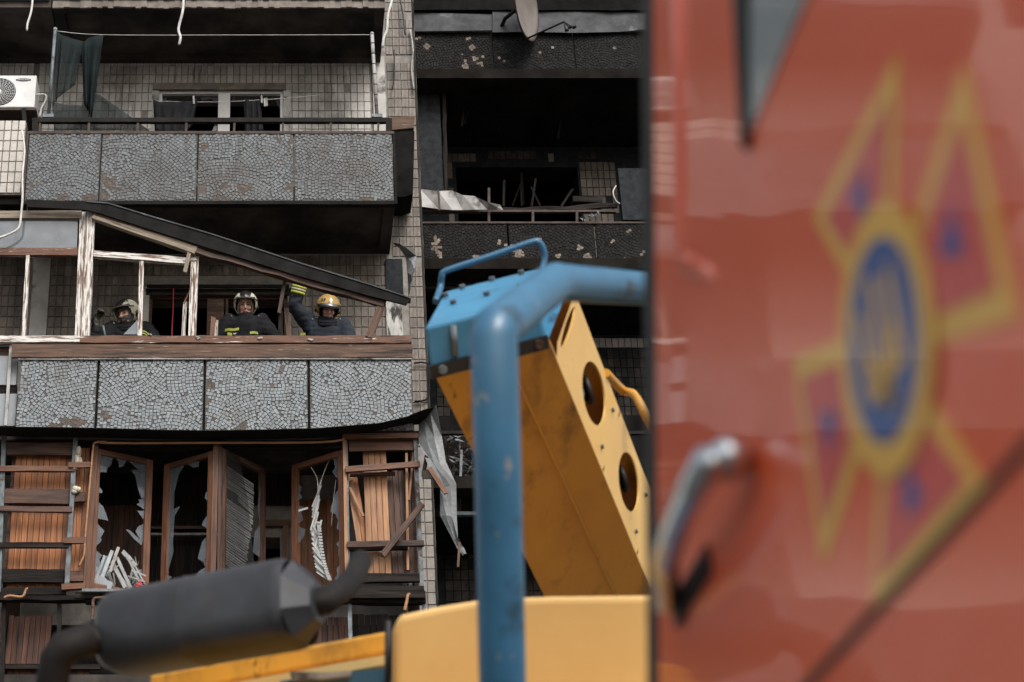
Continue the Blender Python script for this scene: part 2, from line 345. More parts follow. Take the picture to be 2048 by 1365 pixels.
# ================================================================= BUILDING
YB, YW, YR, YRW = 16.70, 17.85, 18.50, 19.75
XL, XR = -2.776, 1.30            # sides of the upper balcony
PX = 1.64                        # corner of the tiled pier
bld = empty('apartment_building', (0, 18, 0), 'fire damaged apartment block with tiled walls and mosaic fronted balconies', 'building')

def wall_holes(mb, x0, x1, z0, z1, Y, t, holes):
    xs = sorted({x0, x1, *[v for h in holes for v in (h[0], h[1])]}); zs = sorted({z0, z1, *[v for h in holes for v in (h[2], h[3])]})
    for i in range(len(xs)-1):
        for j in range(len(zs)-1):
            cx, cz = (xs[i]+xs[i+1])/2, (zs[j]+zs[j+1])/2
            if any(h[0] < cx < h[1] and h[2] < cz < h[3] for h in holes): continue
            mb.box((xs[i], Y, zs[j]), (xs[i+1], Y+t, zs[j+1]))
UW = (WX(318, 180, YW), WX(567, 180, YW), WZ(345, YW), WZ(180, YW))        # upper window opening
MW = (WX(297, 590, YW), WX(575, 590, YW), WZ(760, YW), WZ(588, YW))        # middle window opening
LW = (WX(440, 1000, YW), WX(560, 1000, YW), 6.3, WZ(1075, YW))             # lower balcony door
holes = [UW, MW, LW] + [(x, x+1.5, z, z+1.4) for x in (-6.2, -9.6) for z in (4.2, 6.9, 9.6, 12.3, 15)]
mb = MB(); wall_holes(mb, -12, PX, 0, 20, YW, .35, holes)
wallL = mb.build('facade_wall', 'mortar', bld)
mb = MB(); wall_holes(mb, -12, -4.7, 0, 20, YW-.02, .019, [h for h in holes if h[1] < -4.7]); mb.build('reflection_wall', 'tile_ext', bld)  # unseen pale facing, added to brighten the reflections in the truck door
mb = MB(); mb.box((PX-.35, YW+.352, 0), (PX, YRW, 20))
mb.build('return_wall', 'mortar', bld)
RW1 = (WX(912, 345, YRW), WX(1155, 345, YRW), 11.8+.9, WZ(335, YRW))
RW2 = (RW1[0], RW1[1], RW1[2]-2.8, RW1[3]-2.8)
mb = MB(); wall_holes(mb, PX, 9, 0, 20, YRW, .35, [RW1, RW2])
wallR = mb.build('facade_wall', 'burnt_plaster', bld)
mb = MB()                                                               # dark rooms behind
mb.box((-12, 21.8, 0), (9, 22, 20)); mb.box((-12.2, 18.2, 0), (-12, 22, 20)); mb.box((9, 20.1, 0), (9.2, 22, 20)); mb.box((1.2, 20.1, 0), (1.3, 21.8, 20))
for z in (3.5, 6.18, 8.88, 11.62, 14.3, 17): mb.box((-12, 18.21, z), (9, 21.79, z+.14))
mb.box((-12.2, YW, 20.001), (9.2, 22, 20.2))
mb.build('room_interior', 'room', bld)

# ---- tiles: shared meshes, the 300 most visible single, the rest one mesh per wall
def tile_mesh(wd, h, mat, t=.012):
    mb = MB(); a, b, e = wd/2, h/2, .0035
    v = [(-a,0,-b),(a,0,-b),(a,0,b),(-a,0,b),(-a+e,-t,-b+e),(a-e,-t,-b+e),(a-e,-t,b-e),(-a+e,-t,b-e)]
    mb.add(v, [(0,1,5,4),(1,2,6,5),(2,3,7,6),(3,0,4,7),(4,5,6,7)]); return mb
TILES = []     # (priority, wall, material, (x,y,z), w, h, burnt)
def tile_field(x0, x1, z0, z1, Y, px_, pz, mat, wall, holes, prio, drop=.0, keep=None):
    nx = int((x1 - x0) / px_); nz = int((z1 - z0) / pz)
    for j in range(nz):
        z = z1 - (j + .5) * pz
        for i in range(nx):
            x = x0 + (i + .5) * px_ + noise.noise(Vector((x0, z*3, 1)))*.004
            if any(h[0]-.03 < x < h[1]+.03 and h[2]-.04 < z < h[3]+.06 for h in holes): continue
            if random.random() < drop: continue
            if keep and not keep(x, z): continue
            TILES.append((prio, wall, mat, (x + random.uniform(-.0015, .0015), Y, z + random.uniform(-.0015, .0015)), px_-.0048, pz-.0048))
PIL = (WX(745, 170, YW), WX(772, 170, YW))
zU0, zU1 = 11.70, WZ(113, YW); zM0, zM1 = WZ(760, YW), WZ(512, YW)
tile_field(-2.9, PIL[0]-.005, WZ(300, YW), zU1-.02, YW, .078, .130, 'tile', wallL, [UW], 2, .004)
tile_field(-4.6, -2.95, WZ(300, YW), zU1-.02, YW, .078, .130, 'tile', wallL, [], 4)
tile_field(-3.6, WX(60, 600, YW)-.01, zM0, zM1, YW, .078, .132, 'tile_brown', wallL, [MW], 3, .006)
tile_field(WX(98, 600, YW), PX-.02-.36, zM0, zM1, YW, .078, .132, 'tile_brown', wallL, [MW, (MW[0]-.1, MW[1]+.1, MW[3]-.1, MW[3]+.14)], 3, .006)
pier0 = PIL[1] + .01; pp = (PX-.024-pier0)/round((PX-.024-pier0)/.082)-1e-5
tile_field(pier0, PX-.024, zU1-.1, 16.2, YW, pp, .130, 'tile_brown', wallL, [], 1, .01)
tile_field(pier0, PX-.024, WZ(262, YW), zU1-.1, YW, pp, .130, 'tile_brown', wallL, [], 1, .01)
tile_field(pier0, PX-.024, WZ(900, YW), WZ(264, YW), YW, pp, .131, 'tile_brown', wallL, [(WX(770,600,YW), WX(806,600,YW), WZ(680,YW), WZ(520,YW))], 1, .01)
tile_field(PX-.372, PX-.02, 6.2, WZ(955, YW), YW, .0878, .130, 'tile_mid', wallL, [], 0)
# burnt bay
kp1 = lambda x, z: (x < WX(947, 322, YRW) and z > WZ(336, YRW)) or x < WX(910, 360, YRW) or (x > WX(1160, 360, YRW)+noise.noise(Vector((z*4, 0, 3)))*.05 and z < WZ(326, YRW)) or random.random() < .05
tile_field(WX(893, 340, YRW), WX(1242, 340, YRW), 12.3, WZ(308, YRW), YRW, .078, .130, 'tile_brown', wallR, [RW1], 5, .03, kp1)
tile_field(WX(893, 340, YRW), WX(1242, 340, YRW), 12.9, WZ(303, YRW), YRW, .078, .130, 'tile_burnt', wallR, [RW1], 6, .3, lambda x, z: not kp1(x, z))
tile_field(1.9, 4.6, WZ(697, YRW), WZ(680, YRW)+.02, YRW, .078, .130, 'tile', wallR, [], 5, .12)
tile_field(1.9, 4.6, WZ(880, YRW), WZ(699, YRW), YRW, .078, .130, 'tile_burnt', wallR, [RW2], 6, .12)
tile_field(1.9, 4.6, 6.2, WZ(1035, YRW), YRW, .092, .130, 'tile_burnt', wallR, [], 6, .1)
TILES.sort(key=lambda t: t[0])
cache = {}; rest = {}
for k, (pr, wl, mt, p, a, b) in enumerate(TILES):
    key = (mt, round(a, 4), round(b, 4))
    if k < 300:
        if key not in cache: cache[key] = tile_mesh(a, b, mt).mesh('tile', mt)
        link('tile', cache[key], wl, Matrix.Translation(p))
    else:
        rest.setdefault((wl.name, mt), [wl, MB()])
        s = tile_mesh(a, b, mt); rest[(wl.name, mt)][1].add([Vector(v) + Vector(p) for v in s.v], s.f)
for (wn, mt), (wl, mb) in rest.items():
    tag(mb.build('tile_field', mt, wl), kind='stuff')

# ---- slabs with ribbed soffits
def slab(x0, x1, y0, y1, z, th, mat, rib=True):
    mb = MB(); mb.box((x0, y0, z), (x1, y1, z+th))
    if rib:
        d = .05
        mb.box((x0, y0, z-d), (x1, y0+.11, z-.0005)); mb.box((x0, y1-.12, z-d), (x1, y1, z-.0005))
        mb.box((x0, y0+.1105, z-d), (x0+.12, y1-.1205, z-.0005)); mb.box((x1-.12, y0+.1105, z-d), (x1, y1-.1205, z-.0005))
        n = 1 if x1 - x0 < 5 else 2
    return mb.build('balcony_slab', mat, bld)
slab(-2.62, 1.21, YB+.045, YW-.002, 14.30, .16, 'concrete_dark')
slab(-7.2, -2.64, YB+.045, YW-.002, 14.30, .16, 'concrete_dark')
slab(XL+.02, XR-.05, YB+.045, YW-.002, 11.66, .16, 'concrete_dark')
slab(-7.2, XL-.04, YB+.3, YW-.002, 11.66, .16, 'concrete_dark')
slab(-2.75, 1.37, YB+.045, YW-.002, 8.93, .16, 'concrete_dark')
slab(-7.2, -2.8, YB+.1, YW-.002, 8.93, .16, 'concrete_dark')
slab(-7.2, 1.40, YB+.045, YW-.002, 6.2, .16, 'concrete_dark')
for z in (14.42, 11.60, 8.72, 5.95): slab(PX+.03, 5.2, YR+.05, YRW-.002, z, .16, 'soot')
# rough pale edge of the slab above
mb = MB(); n = 60
for i in range(n):
    x0 = -2.62 + (3.83)*i/n; x1 = x0 + 3.83/n
    mb.box((x0, YB+.02+random.uniform(-.008, .008), 14.23+random.uniform(-.01, .012)), (x1, YB+.044, 14.33))
mb.build('slab_edge', 'concrete', bld)
# parapets out of view above and to the left
mb = MB(); mb.box((-2.62, YB, 14.335), (1.21, YB+.04, 15.2)); mb.box((-7.2, YB, 14.335), (-2.66, YB+.04, 15.2)); mb.box((-7.2, YB+.02, 11.5), (-3.3, YB+.06, 12.4)); mb.box((-7.2, YB, 8.9), (-3.2, YB+.04, 9.7)); mb.box((-7.2, YB, 6.2), (-3.2, YB+.04, 7.1))
mb.build('parapet_wall', 'chip_dirty', bld)

# ---- mosaic parapet panels
def mosaic(x0, x1, z0, z1, Y, holes, chip, bed, bare=None, tiltz=0, seed=0):
    rnd = random.Random(seed); S = .0375
    base = MB(); base.box((x0, Y, z0), (x1, Y+.04, z1)); po = base.build('parapet_panel', bed, bld)
    cs = [(rnd.uniform(x0, x1), rnd.uniform(z0, z1), rnd.uniform(0, 6.28), rnd.uniform(.25, .9)) for _ in range(9)]
    grid = {}; mb = MB()
    W_, H_ = x1-x0, z1-z0
    def ok(x, z, sz):
        gx, gz = int(x/S), int(z/S)
        for i in (-1, 0, 1):
            for j in (-1, 0, 1):
                for (a, b, c_) in grid.get((gx+i, gz+j), ()):
                    if (a-x)**2+(b-z)**2 < (S*.5*.92*(sz+c_))**2: return False
        return True
    def seeds():
      for k, (cx, cz, an, rr) in enumerate(cs):
        ox, oz = cx + math.cos(an)*rr, cz + math.sin(an)*rr
        r = S
        while r < rr + .75:
            na = max(4, int(2*math.pi*r/(S*1.02))); ph = rnd.random()
            for i in range(na):
                a = (i+ph)*2*math.pi/na + rnd.uniform(-.08, .08)*S/r; rad = r + rnd.uniform(-.002, .002)
                x, z = ox + math.cos(a)*rad, oz + math.sin(a)*rad
                if not (x0+.017 < x < x1-.017 and z0+.017 < z < z1-.017): continue
                if min(range(9), key=lambda q: (cs[q][0]-x)**2+(cs[q][1]-z)**2) != k: continue
                yield x, z, a, 1.0
            r += S*1.0
      for _ in range(3200):                     # fillers between the fans
        yield rnd.uniform(x0+.014, x1-.014), rnd.uniform(z0+.014, z1-.014), rnd.uniform(0, 6.28), .84
      for _ in range(3000):
        yield rnd.uniform(x0+.012, x1-.012), rnd.uniform(z0+.012, z1-.012), rnd.uniform(0, 6.28), .66
    for x, z, a, sz in seeds():
                if not ok(x, z, sz): continue
                grid.setdefault((int(x/S), int(z/S)), []).append((x, z, sz))
                miss = False; u, v = (x-x0)/W_, (z1-z)/H_
                for (hu, hv, hr, hs) in holes:
                    dx, dz = (u-hu)*W_, (v-hv)*H_*hs
                    if dx*dx+dz*dz < (hr*.72*(1+.6*noise.noise(Vector((x*11, z*11, seed)))))**2: miss = True
                if rnd.random() < .002: miss = True
                mi = 0
                if miss:
                    if not bare: continue
                    mi = 1
                ca, sa = math.cos(a), math.sin(a); hw = S*sz*rnd.uniform(.40, .47)*(1.12 if mi else 1); hh = S*sz*rnd.uniform(.41, .47)*(1.12 if mi else 1)
                q = []
                for (sx, sz_) in ((-1,-1),(1,-1),(1,1),(-1,1)):
                    ux, uz = sx*hw + rnd.uniform(-.002, .002), sz_*hh + rnd.uniform(-.002, .002)
                    q.append((x + ux*ca - uz*sa, z + ux*sa + uz*ca))
                t = .005 + rnd.uniform(0, .002) - (.0035 if mi else 0); tl = rnd.uniform(-.0016, .0016)
                vs = [(a_, Y-.0005, b_) for a_, b_ in q] + [(x+(a_-x)*.95, Y-t+tl*(1 if i_ < 2 else -1), z+(b_-z)*.95) for i_, (a_, b_) in enumerate(q)]
                mb.add(vs, [(0,1,5,4),(1,2,6,5),(2,3,7,6),(3,0,4,7),(4,5,6,7)], mi)
    tag(mb.build('mosaic_chips', [chip, bare or chip], po), kind='stuff')
    return po
zt, zb = WZ(268, YB), WZ(402, YB)
ux = [XL, WX(201, 330, YB), WX(395, 330, YB), WX(588, 330, YB), WX(787, 330, YB)]
uh = [[(.9,.97,.09,1.4),(.5,.95,.10,2),(.08,.8,.05,1)],
      [(.09,.72,.12,1.1),(.05,.93,.09,1),(.2,.83,.06,2),(.97,.88,.05,1),(.35,.86,.06,3)],
      [(.05,.82,.09,1),(.5,.82,.12,1.6),(.28,.80,.06,1),(.25,.97,.12,3),(.95,.80,.07,1),(.62,.3,.03,1),(.05,.2,.06,.8),(.98,.12,.04,.6)],
      [(.95,.35,.02,1),(.72,.68,.02,1),(.3,.58,.02,1),(.68,.06,.05,1.6),(.72,.98,.1,3)]]
for i in range(4): mosaic(ux[i]+.008, ux[i+1]-.008, zb, zt, YB, uh[i], 'chip_dirty', 'bed', 'bare_brown', seed=i)
YP = YB-.07
zt2, zb2 = WZ(720, YP), WZ(862, YP)
lx = [WX(35, 790, YP), WX(194, 790, YP), WX(408.5, 790, YP), WX(617.5, 790, YP), WX(827, 790, YP)]
lh = [[(.72,.88,.16,2.2),(.5,.94,.12,2.5)], [(.08,.80,.06,1)], [(.05,.35,.05,.7),(.03,.6,.04,.6),(.65,.35,.05,1),(.35,.93,.07,1.4),(.75,.12,.04,1)], [(.93,.46,.05,2),(.8,.74,.02,1)]]
for i in range(4): mosaic(lx[i]+(.014 if i else .003), lx[i+1]-.012, zb2, zt2, YP, lh[i], 'chip', 'bed', 'bare_brown', seed=20+i)
rz1, rz0 = WZ(65, YR), WZ(171, YR)
rx = [PX+.05, WX(986, 120, YR), WX(1150, 120, YR), 4.75]
rh = [[(.62,.42,.03,1),(.7,.12,.05,1),(.75,.3,.05,1),(.15,.25,.05,.6),(.78,.5,.035,1),(.66,.64,.05,.5),(.84,.6,.06,1.3),(.88,.48,.03,1),(.6,.75,.05,1),(.05,.12,.04,1)],
      [(.55,.77,.10,1.2),(.07,.5,.03,1),(.15,.55,.03,1)], [(.1,.55,.03,1),(.5,.3,.025,1)]]
for i in range(3): mosaic(rx[i]+.01, rx[i+1]-.01, rz0, rz1, YR, rh[i], 'chip_burnt', 'bed_burnt', 'bare_mortar', seed=40+i)
qz1, qz0 = WZ(447, YR), WZ(447, YR)-.84
qx = [PX+.05, WX(1018, 500, YR), WX(1193, 500, YR), 4.75]
qh = [[(.15,.35,.07,.5),(.2,.55,.05,.6),(.62,.55,.07,1),(.9,.3,.05,1),(.1,.8,.08,.8),(.75,.8,.06,1)],
      [(.1,.5,.08,.8),(.2,.72,.1,1),(.55,.55,.05,1),(.62,.62,.09,1.4),(.72,.75,.12,1.2),(.8,.4,.05,1),(.9,.55,.07,1),(.85,.85,.1,1),(.4,.85,.08,1)],
      [(.2,.3,.04,1),(.3,.6,.06,2.5),(.55,.5,.05,1),(.1,.85,.07,1),(.4,.12,.03,1)]]
for i in range(3): mosaic(qx[i]+.01, qx[i+1]-.01, qz0, qz1, YR, qh[i], 'chip_burnt', 'bed_burnt', 'bare_mortar', seed=60+i)
# metal trims of the parapets
for n_, x0, x1, yt, yb, Y, t, m_ in (('parapet_rail', 58, 788, 262.5, 267.5, YB-.012, .07, 'metal_rust'), ('drip_edge', 48, 789, 402, 408.5, YB-.03, .075, 'metal_tar'),
      ('parapet_rail', 830, 1330, 171, 176, YR-.03, .09, 'metal_rust'), ('parapet_rail', 843, 1330, 443.5, 447, YR-.02, .08, 'metal_rust'), ('drip_edge', 850, 1330, 573, 578, YR-.02, .06, 'metal_black'),
      ('drip_edge', 880, 1330, 1023, 1030, YR-.02, .08, 'steel_blue')):
    hbar(n_, x0, x1, yt, yb, Y, t, m_, bld, jit=.06)
for i in (1, 2, 3):
    plank('joint_strip', (ux[i], YB+.006, zb), (ux[i], YB+.006, zt), .009, .02, 'metal_black', bld)
    plank('joint_strip', (lx[i], YP+.012, zb2), (lx[i], YP+.012, zt2), .02, .02, 'soot', bld)
plank('corner_strip', (XL-.012, YB-.006, zb-.03), (XL-.012, YB-.006, zt+.03), .022, .06, 'metal_rust', bld)
plank('corner_strip', (ux[4]+.014, YB-.006, zb-.04), (ux[4]+.014, YB-.006, zt+.03), .026, .06, 'metal_tar', bld)

# ---- plaster strips and wall trims
def wbox(name, x0, x1, y0, y1, Y, t, mat, xy=None):
    mb = MB(); ym = (y0+y1)/2
    mb.box((WX(x0, ym, Y), Y, WZ(y1, Y)), (WX(x1, ym, Y), Y+t, WZ(y0, Y))); return mb.build(name, mat, bld)
wbox('plaster_strip', 746, 771, 113, 262, YW-.03, .031, 'plaster')
wbox('plaster_strip', 62, 96, 516, 690, YW-.03, .031, 'plaster')
wbox('plaster_strip', 773, 805, 600, 690, YW-.05, .051, 'plaster_white')
wbox('plaster_strip', 772, 806, 518, 600, YW-.045, .046, 'burnt_plaster')
wbox('pier_break', 845, 884, 940, 957, YW-.02, .021, 'concrete_dark')
# pier right corner bead
plank('corner_bead', (PX-.012, YW-.012, 5), (PX-.012, YW-.012, 16.5), .022, .02, 'concrete_dark', bld, jit=.2)

# ---- upper window
def window(name, rect, Y, fr, mull, mat, glassmat, label=None):
    x0, x1, z0, z1 = rect
    wnd = MB(); wnd.box((x0, Y, z0), (x1, Y+.06, z0+fr)); wnd.box((x0, Y, z1-fr), (x1, Y+.06, z1))
    wnd.box((x0, Y, z0+fr+.0005), (x0+fr, Y+.06, z1-fr-.0005)); wnd.box((x1-fr, Y, z0+fr+.0005), (x1, Y+.06, z1-fr-.0005))
    for (a, b) in mull: wnd.box((a, Y-.004, z0+fr+.0005), (b, Y+.064, z1-fr-.0005))
    o = wnd.build(name, mat, bld); bevel(o, .006); return o
upw = window('window', UW, YW+.02, .04, [(WX(436, 220, YW+.02), WX(460, 220, YW+.02))], 'pvc', None)
wbox('window_lintel', 306, 571, 166, 179, YW-.035, .034, 'concrete')
wbox('window_reveal', 567, 581, 181, 268, YW-.012, .011, 'plaster')
wbox('window_reveal', 303, 317, 181, 268, YW-.012, .011, 'plaster')
def shard(name, pts, mat, parent, d):
    mb = MB(); mb.prism(pts, d); return mb.build(name, mat, parent, True)
YG = YW+.09
for pts in ([(322,186),(340,186),(330,204),(322,210)], [(395,186),(434,186),(434,206),(420,197),(405,203)], [(434,240),(434,262),(424,262)], [(350,186),(384,186),(372,196)],
            [(462,186),(478,186),(466,205)], [(545,186),(561,186),(561,222),(552,204)]):
    shard('glass_shard', [W(x, y, YG) for x, y in pts], 'shard', upw, (0, .004, 0))
# ---- middle window (old painted wood)
mw = window('window', MW, YW+.05, .04, [(WX(414, 620, YW+.05), WX(448, 620, YW+.05)), (WX(450.5, 620, YW), WX(456, 620, YW))], 'wood_weather', None)
hbar('window_lintel', 292, 582, 577, 590, YW-.02, .019, 'concrete_dark', bld)
wbox('window_reveal', 284, 297, 575, 700, YW-.014, .013, 'plaster')
mb = MB(); mb.tube([W(294, 573, YW-.09), W(430, 573, YW-.09), W(578, 573, YW-.09)], .022, 8); mb.build('lintel_pipe', 'metal_black', bld)

# ---- left neighbour: tiled apron under the air conditioner
mb = MB(); mb.box((-7.2, YB+.08, WZ(390, YB+.08)), (XL-.05, YB+.2, WZ(246, YB+.08)))
apr = mb.build('tiled_apron', 'grout', bld)
mb = MB()
nx = 16; nz = 7
for i in range(nx):
    for j in range(nz):
        s = tile_mesh(.071, .128, ''); mb.add([Vector(v) + Vector((XL-.095-i*.078, YB+.08, WZ(388, YB+.08)+.07+j*.136)) for v in s.v], s.f)
tag(mb.build('tile_field', 'tile_pale', apr), kind='stuff')
wbox('apron_ledge', -60, 40, 391, 409, YB+.12, .3, 'soot')
wbox('grey_cladding', -60, 34, 712, 770, YB+.03, .05, 'sheet_grey')
wbox('grey_cladding', -60, 32, 788, 852, YB+.03, .05, 'sheet_grey')
wbox('cladding_gap', -60, 33, 770.5, 787.5, YB+.05, .05, 'wood_char')
wbox('cladding_gap', -60, 24, 688, 711, YB+.05, .05, 'wood_dark')
bar('cladding_rod', 22, 690, 11, 851, 6, YB-.02, .02, 'sheet_white', bld)

# ---- side box at the pier, upper balcony
mb = MB(); mb.prism([W(790, 262, YW-.5), W(829, 262, YW-.5), W(826, 388, YW-.5), W(808, 394, YW-.5), W(792, 394, YW-.5)], (0, .42, 0)); mb.build('side_cabinet', 'soot', bld, True)
poly('cabinet_board', [(783, 235), (830, 232), (828, 256), (784, 260)], YW-.52, .3, 'wood_weather', bld)

# ---- railing of the upper balcony
rail = tag(empty('balcony_railing', W(420, 265, YB), 'thin black metal railing above the upper grey mosaic parapet', 'railing'))
hbar('top_rail', 70, 779, 235.5, 244, YB, .05, 'metal_black', rail, jit=.03)
for x in (80, 178, 276, 373, 469, 566, 662, 757): bar('post', x, 245, x-1, 263, 4.5, YB+.01, .03, 'metal_rust', rail)
for x in (70, 778): bar('post', x, 236, x, 264, 12, YB, .05, 'metal_black', rail)

# ---- burnt bay details
wbox('side_partition', 832, 884, 184, 412, YR+.06, .08, 'burnt_plaster')
bar('charred_post', 887.5, 180, 893, 410, 7, YR+.03, .07, 'wood_char', bld, jit=.25)
wbox('side_partition', 1241, 1400, 337, 440, YR+.04, .08, 'burnt_plaster')
mb = MB(); top = []; bot = []
pts_t = [(824, 26), (900, 27), (984, 29), (985, 23), (1060, 25), (1150, 24), (1240, 25), (1282, 26), (1340, 24)]
pts_b = [(823, 63), (900, 62), (984, 61), (985, 65), (1060, 64), (1150, 66), (1240, 64), (1280, 60), (1340, 58)]
for i in range(len(pts_t)-1):
    a, b = pts_t[i], pts_t[i+1]; c, d = pts_b[i+1], pts_b[i]
    yo = [-.03, -.05, -.035, -.06, -.04, -.055, -.03, -.05, -.04]
    P = [W(*a, YR+yo[i]), W(*b, YR+yo[i+1]), W(*c, YR+yo[i+1]-.02), W(*d, YR+yo[i]-.02)]
    mb.hexa(P + [p + Vector((0, .004, 0)) for p in P])
mb.build('flashing', 'galv_soot', bld)
hbar('charred_beam', 820, 1340, -4, 20, YR-.08, .2, 'soot', bld, jit=.1)
for k in range(2):
    bar('charred_rail', 895+k*300, 187, 1240+k*100, 190, 3, YR+.1, .03, 'wood_char', bld)
bar('window_post', 1043, 345, 1046, 410, 6, YRW-.02, .05, 'wood_char', bld)
bar('charred_rail', 1000, 420, 1235, 411, 8, YR+.02, .05, 'wood_char', bld, jit=.3)
hbar('burnt_rail', 843, 1232, 420, 424, YR, .05, 'metal_rust', bld)
for x in (978, 1066, 1154): bar('rail_post', x, 376 if x == 978 else 420, x, 446, 5, YR-.01, .03, 'metal_rust', bld)
hbar('charred_shelf', 1146, 1205, 394, 405, YR+.05, .2, 'wood_char', bld, jit=.2)
bar('rail_post', 923, 900, 919, 1023, 5, YR+.02, .04, 'steel_blue', bld)
bar('rail_post', 916, 995, 917, 1025, 9, YR, .04, 'wood_char', bld)
hbar('burnt_rail', 880, 1320, 862, 868, YR, .05, 'metal_black', bld)
hbar('burnt_rail', 1225, 1320, 830, 840, YRW-.08, .05, 'metal_black', bld)
rnd = random.Random(12)
for k in range(7):
    x = rnd.uniform(905, 1225); bar('hanging_lath', x, 196+rnd.uniform(0, 8), x+rnd.uniform(-18, 18), 230+rnd.uniform(0, 60), rnd.uniform(2, 5), YR+rnd.uniform(.3, .9), .02, 'wood_char', bld, jag1=True)
for k in range(6):
    x = rnd.uniform(915, 1130); bar('charred_stick', x, 412, x+rnd.uniform(-25, 25), 350+rnd.uniform(0, 40), rnd.uniform(3, 7), YR+rnd.uniform(.4, 1.0), .03, 'wood_char', bld, jag1=True)
# thin pipe loop on the pier
cable('pier_rod', [W(828, 727, YW-.05), W(856, 727, YW-.05), W(858, 760, YW-.05), W(857, 790, YW-.05), W(850, 801, YW-.05), W(829, 803, YW-.05)], .011, 'metal_black', bld, sub=2)

# ================================================================= MIDDLE BALCONY FRAME
frm = empty('balcony_window_frame', W(400, 680, YB), 'peeling white painted wooden balcony window frame with its glass gone', 'window frame')
Y0 = YB-.05
hbar('top_rail', -60, 163, 421.5, 436, Y0, .07, 'wood_raw', frm)
hbar('middle_rail', -60, 155, 496, 510, Y0+.01, .06, 'peel_brown', frm)
poly('glass_pane', [(-60, 437), (156, 434), (154, 496), (-60, 496)], Y0+.035, .004, 'pane_sky_tint', frm)
bar('mullion', 56, 506, 47, 672, 8, Y0+.01, .05, 'peel', frm)
bar('post', 166, 424, 155, 676, 12, Y0+.02, .07, 'peel', frm)
bar('post', 173.5, 422, 163, 680, 4, Y0, .05, 'wood_raw', frm)
bar('post', 182, 424, 170, 681, 16, Y0-.01, .09, 'peel', frm)
bar('middle_rail', 187, 507, 375, 521, 12, Y0, .06, 'peel', frm)
bar('splinter', 366, 518, 397, 518, 7, Y0-.01, .04, 'peel', frm, jag1=True, jag0=True)
bar('mullion', 283.5, 516, 279.5, 671, 8.5, Y0+.01, .05, 'peel', frm)
bar('post', 390, 500, 384, 672, 15, Y0, .08, 'peel', frm)
bar('splinter', 381, 494, 369, 547, 7.5, Y0-.06, .03, 'wood_raw', frm, jag0=True, jag1=True)
bar('inner_jamb', 370.5, 603, 367, 672, 7.5, Y0+.1, .04, 'peel', frm, jag0=True)
bar('inner_brace', 384, 572, 368, 607, 3, Y0+.09, .03, 'wood_weather', frm)
bar('broken_stub', 427, 632, 424, 673, 9, Y0+.02, .05, 'peel_brown', frm, jag0=True)
bar('broken_stub', 433, 637, 432, 673, 7, Y0+.05, .05, 'peel', frm, jag0=True)
bar('charred_post', 571, 553, 557.5, 630, 7, Y0+.05, .04, 'wood_dark', frm, jag1=True)
bar('charred_post', 561, 622, 561, 673, 9, Y0+.12, .05, 'wood_char', frm)
bar('inner_jamb', 573, 616, 578, 673, 10, Y0+.2, .05, 'wood_weather', frm)
hbar('window_sill', 160, 823, 671.5, 685.5, Y0-.03, .14, 'peel_brown', frm, jit=.06)
hbar('window_sill', -60, 160, 672, 684, Y0-.02, .12, 'peel', frm, jit=.06)
hbar('fascia_plank', 23, 825, 689, 714.5, YP-.04, .05, 'wood_weather', frm, jit=.05)
hbar('white_trim', 36, 146, 714.8, 719.5, YP-.025, .02, 'sheet_white', frm)
hbar('white_trim', 146, 824, 714.8, 718.6, YP-.03, .02, 'sheet_white', frm)
poly('glass_pane', [(247, 669), (281, 634), (279, 669)], Y0+.05, .004, 'pane_sky_tint', frm)
for x, y, s_ in ((519, 678, 5), (620, 680, 4.5), (395, 677, 4), (300, 669, 3), (470, 668, 3)):
    mb = MB(); c = W(x, y, Y0-.035)
    for k in range(4): mb.ball(c + Vector((random.uniform(-.02, .02), random.uniform(-.005, 0), random.uniform(-.012, .012))), (.014*s_/4, .008, .010*s_/4), 0, 7, 5)
    mb.build('foam_lump', 'sheet_white', frm)

# fallen roof edge lying across the frame
fr = empty('fallen_roof_edge', W(500, 520, YB), 'long black roof edge with its brown batten, fallen slantwise across the window frame', 'beam')
Y1 = Y0-.10
P = [(52, 399), (120, 402), (172, 404), (215, 407), (300, 433), (420, 468), (600, 527), (740, 570), (822, 597)]
Q = [(54, 414), (120, 417), (172, 420), (200, 427), (300, 459), (420, 497), (600, 553), (740, 592), (812, 610)]
mb = MB()
for i in range(len(P)-1):
    a = [W(*P[i], Y1), W(*P[i+1], Y1), W(*Q[i+1], Y1), W(*Q[i], Y1)]; d = Vector((0, .025, 0))
    mb.hexa(a + [p + d for p in a])
mb.build('fascia', 'metal_tar', fr)
mb = MB()                                      # roof sheet behind the fascia, seen as its pale lip
for i in range(2, len(P)-1):
    a = [W(P[i][0], P[i][1]-2.2, Y1-.012), W(P[i+1][0], P[i+1][1]-2.2, Y1-.012), W(P[i+1][0], P[i+1][1]+.3, Y1-.012), W(P[i][0], P[i][1]+.3, Y1-.012)]
    mb.hexa(a + [p + Vector((0, .10, -.01)) for p in a])
mb.build('roof_sheet', 'galv_soot', fr)
bar('batten', 186, 430, 392, 501, 13, Y1+.03, .07, 'wood_raw', fr)
bar('batten', 388, 499, 768, 607, 11, Y1+.035, .07, 'wood_dark', fr, jit=.16)
bar('batten', 192, 427, 760, 594, 10, Y1+.027, .05, 'wood_weather', fr, jit=.1)
bar('strut', 767, 598, 738, 674, 14, Y1+.05, .06, 'wood_weather', fr)

